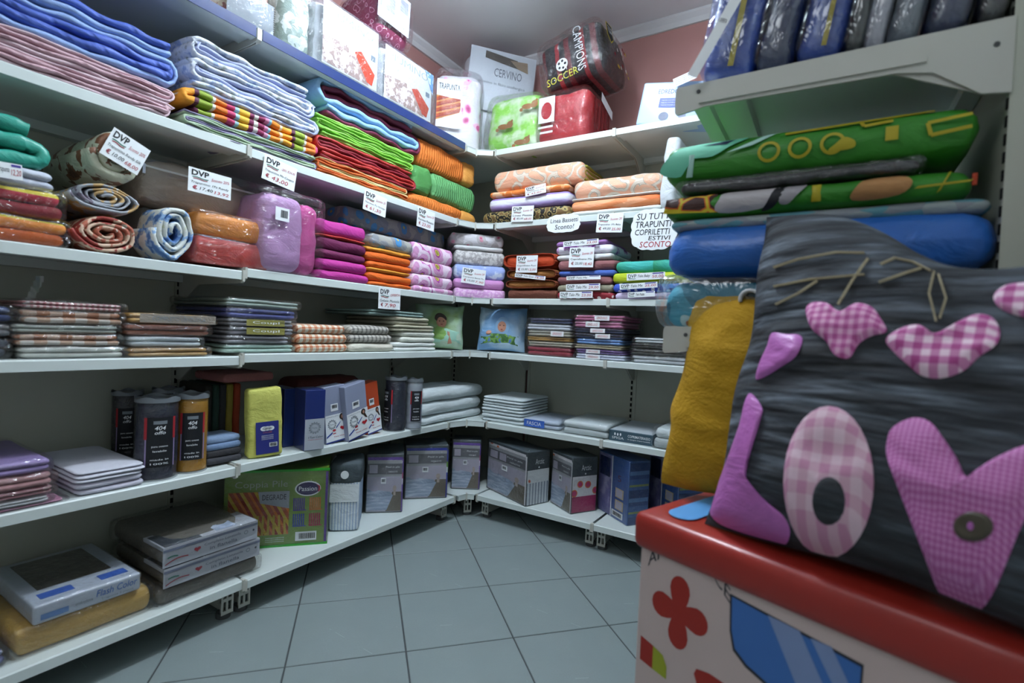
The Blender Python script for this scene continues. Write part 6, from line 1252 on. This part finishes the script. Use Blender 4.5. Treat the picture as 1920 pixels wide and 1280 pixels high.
bdec('window_outline', [bp(1369, 1112), bp(1368, 1182), bp(1374, 1219), bp(1397, 1250), bp(1448, 1296), bp(1609, 1378), bp(1620, 1246)], plain('print_slate_ink', '2c3038', .5, 0), .0108); bdec('window', [bp(1373, 1118), bp(1372, 1180), bp(1378, 1215), bp(1400, 1245), bp(1450, 1290), bp(1605, 1370), bp(1615, 1250)], plain('print_window_blue', '3f6fb4', .4, 0, vary=.05)); bdec('window_glare', [bp(1440, 1152), bp(1500, 1182), bp(1560, 1320), bp(1500, 1300)], plain('print_glare', '7f93bc', .4, 0), .0099); bdec('window_glare', [bp(1520, 1195), bp(1560, 1212), bp(1610, 1320), bp(1575, 1310)], plain('print_glare', '7f93bc', .4, 0), .0098)
bdec('tail_light_red', [bp(1202, 1190), bp(1225, 1210), bp(1223, 1253), bp(1200, 1234)], RB); bdec('tail_light_yellow', [bp(1225, 1210), bp(1243, 1228), bp(1250, 1250), bp(1249, 1273), bp(1223, 1253)], plain('print_lime', '9aa428', .5, 0)); bdec('lower_cross', [bp(1301, 1262), bp(1306, 1253), bp(1330, 1262), bp(1360, 1282), bp(1390, 1330), bp(1320, 1330)], RB)
g = G(); put_text(g, 'AMBULANCE', 0, 0, 1, 1, 0); A_, B_ = bp(1219, 1058), bp(1360, 1122)
vs = [(A_[0]-.004+(B_[0]-A_[0]+.012)*x, .0100, A_[1]-.004+(B_[1]-A_[1])*x*.55+.045*math.sin(math.pi*x)+.022*z) for x, y, z in g.v]; obj('lettering', mesh('lettering', vs, g.f), plain('print_slate_ink', '2c3038', .5, 0), body)
# mustard cushion
MUSC = plain('mustard_linen', 'b58a14', .85, .45, 170, vary=.08); NEWC = [None]
oc, sf = cushion('throw_cushion', 'mustard yellow linen cushion standing behind the denim one on the ottoman', .42, .385, .10, MUSC, 'cushion', 30, .14, .013, 3)
oc.location = (1.205+.21, -1.005, HT+.002); oc.rotation_euler = (R(-3), R(4), R(-8))
# denim cushion
A3 = on(1325, 985, 2, HT); e3 = (on(1850, 1180, 2, HT)-A3)[:2]; e3 /= np.linalg.norm(e3); i3 = np.array([-e3[1], e3[0]]); LEAN = R(16); WD, HD, TD = .56, .545, .15
def denim():
    t = NT('washed_black_denim'); b = t.b; nz = t.noise(14, 4, .6, 0, t.map((.35, 1, 3.2))); t.l(t.ramp(nz, ((.34, '16181b'), (.52, '31363c'), (.68, '5f6872'))), b.inputs['Base Color']); b.inputs['Roughness'].default_value = .85; t.bump(t.noise(220, 3), .3, .002); t.bump(t.noise(7, 3, .5, 0, t.map((.5, 1, 3))), .8, .04); return t.m
oc, sf = cushion('throw_cushion', 'dark denim cushion with pink patchwork LOVE letters and hearts', WD, HD, TD, denim(), 'cushion', 40, .10, .012, 8, lambda u: .135*math.exp(-((u-.18)/.60)**2)-.012)
mid = A3[:2]+e3*(WD/2-.01); oc.location = (mid[0], mid[1], HT+.004); oc.rotation_euler = (-LEAN, 0, math.atan2(e3[1], e3[0]))
bpy.context.view_layer.update(); MI = np.array(oc.matrix_world.inverted())
def uv(px, py):
    o_ = MI[:3, :3]@CAM+MI[:3, 3]; v_ = MI[:3, :3]@(_d+(px-960)/F_PX*_r+(640-py)/F_PX*_u); yy = 0.; u_ = w2_ = 0.
    for _ in range(14):
        t = (yy-o_[1])/v_[1]; P = o_+t*v_; q = sf(u_, w2_); u_ = max(-.985, min(.985, u_+(P[0]-q[0])/(WD/2))); w2_ = max(-.985, min(.985, w2_+(P[2]-q[2])/(HD/2))); yy = sf(u_, w2_)[1]
    return (u_, w2_)
def CR(l, k=4):
    P = [np.array(p, float) for p in l]; n = len(P); Q = []
    for i in range(n):
        a, b, c, d = P[i-1], P[i], P[(i+1) % n], P[(i+2) % n]
        for j in range(k if n < 23 else 1):
            t = j/k; Q.append(.5*((2*b)+(c-a)*t+(2*a-5*b+4*c-d)*t*t+(3*b-a-3*c+d)*t**3))
    return [uv(1320+x/1.685, 420+y/1.685) for x, y in Q]
PKG = gingham('pink_gingham', 'd9a4c4', 'a84a86', 85, 'c274a6'); PKD = gingham('pink_microcheck', 'c98abc', 'a8568f', 190, 'b468a4'); PKS = plain('orchid_satin', 'b468b0', .4, .2, 30, coat=.1); PKW = gingham('pale_pink_check', 'd9bcc8', 'c088a4', 40, 'cda4b6'); PK3 = gingham('bold_pink_gingham', 'e0c4d2', 'a03c7c', 55, 'bf7aa4')
patch(oc, 'letter_l', sf, CR([(150, 535), (185, 580), (180, 620), (150, 720), (135, 800), (160, 860), (240, 910), (272, 960), (265, 1005), (235, 1010), (120, 975), (40, 940), (20, 890), (60, 780), (110, 640), (130, 560)]), PKS, .008)
patch(oc, 'letter_o', sf, CR([(395+143*math.cos(q), 815+240*math.sin(q)) for q in np.linspace(0, 2*math.pi, 32, endpoint=False)]), PKW, .009); patch(oc, 'letter_o_hole', sf, CR([(405+62*math.cos(q), 878+90*math.sin(q)) for q in np.linspace(0, 2*math.pi, 24, endpoint=False)]), MATS.get('x') or oc.children[0].data.materials[0], .0105)
patch(oc, 'letter_v', sf, CR([(580, 680), (600, 640), (660, 612), (715, 625), (760, 680), (800, 740), (835, 800), (900, 750), (1011, 700), (1090, 705), (1120, 760), (1080, 840), (1011, 940), (940, 1110), (900, 1190), (850, 1235), (790, 1225), (745, 1170), (690, 1030), (620, 850), (580, 740)]), PKD, .009)
bt = patch(oc, 'button', sf, CR([(858+72*math.cos(q), 958+53*math.sin(q)) for q in np.linspace(0, 2*math.pi, 24, endpoint=False)]), plain('horn_button', '4a4438', .35, .1), .014); patch(oc, 'button_thread', sf, CR([(852+12*math.cos(q), 958+16*math.sin(q)) for q in np.linspace(0, 2*math.pi, 8, endpoint=False)]), PKS, .0155)
patch(oc, 'heart', sf, CR([(322, 270), (345, 248), (390, 250), (430, 275), (480, 250), (530, 262), (560, 300), (578, 340), (530, 355), (490, 380), (465, 420), (440, 425), (410, 410), (385, 370), (340, 330)]), PKG, .007); patch(oc, 'heart', sf, CR([(575, 365), (620, 330), (680, 318), (730, 345), (800, 310), (860, 285), (910, 295), (935, 335), (925, 380), (870, 420), (820, 465), (750, 488), (690, 480), (650, 450), (600, 405)]), PK3, .007)
patch(oc, 'heart', sf, CR([(915, 230), (950, 195), (1011, 185), (1060, 190), (1060, 290), (1011, 295), (940, 270)]), PK3, .007); patch(oc, 'ribbon_bow', sf, CR([(165, 490), (175, 440), (200, 385), (215, 345), (260, 348), (300, 350), (312, 370), (290, 420), (240, 455), (200, 480)]), PKS, .007)
def cord(l, t=3.6):
    P = [np.array(p, float) for p in l]; Q = []
    for a, b in zip(P[:-1], P[1:]): Q += [a+(b-a)*k/6 for k in range(6)]
    Q.append(P[-1]); vs = []; fs = []
    for i, p in enumerate(Q):
        tg = Q[min(i+1, len(Q)-1)]-Q[max(0, i-1)]; tg /= np.linalg.norm(tg)+1e-9; nn = np.array([-tg[1], tg[0]])*t
        for s, lf in ((-1, .0015), (0, .006), (1, .0015)): q = p+nn*s; uu = uv(1320+q[0]/1.685, 420+q[1]/1.685); x = sf(*uu); vs.append((x[0], x[1]-lf, x[2]))
    for i in range(len(Q)-1):
        for k in (0, 1): a = i*3+k; fs.append((a, a+1, a+4, a+3))
    obj('cord', mesh('cord', vs, fs, True), plain('cream_cord', 'b4a88a', .8, .3, 120), oc)
for l in ([(222, 138), (300, 112), (420, 90), (510, 92)], [(222, 198), (340, 175), (510, 160)], [(425, 255), (470, 180), (520, 110)], [(560, 128), (605, 108), (660, 120), (720, 150)], [(555, 185), (640, 155), (690, 140)], [(735, 310), (712, 220), (728, 150)], [(745, 300), (766, 235), (742, 160)], [(228, 255), (300, 220), (360, 180)]): cord(l)
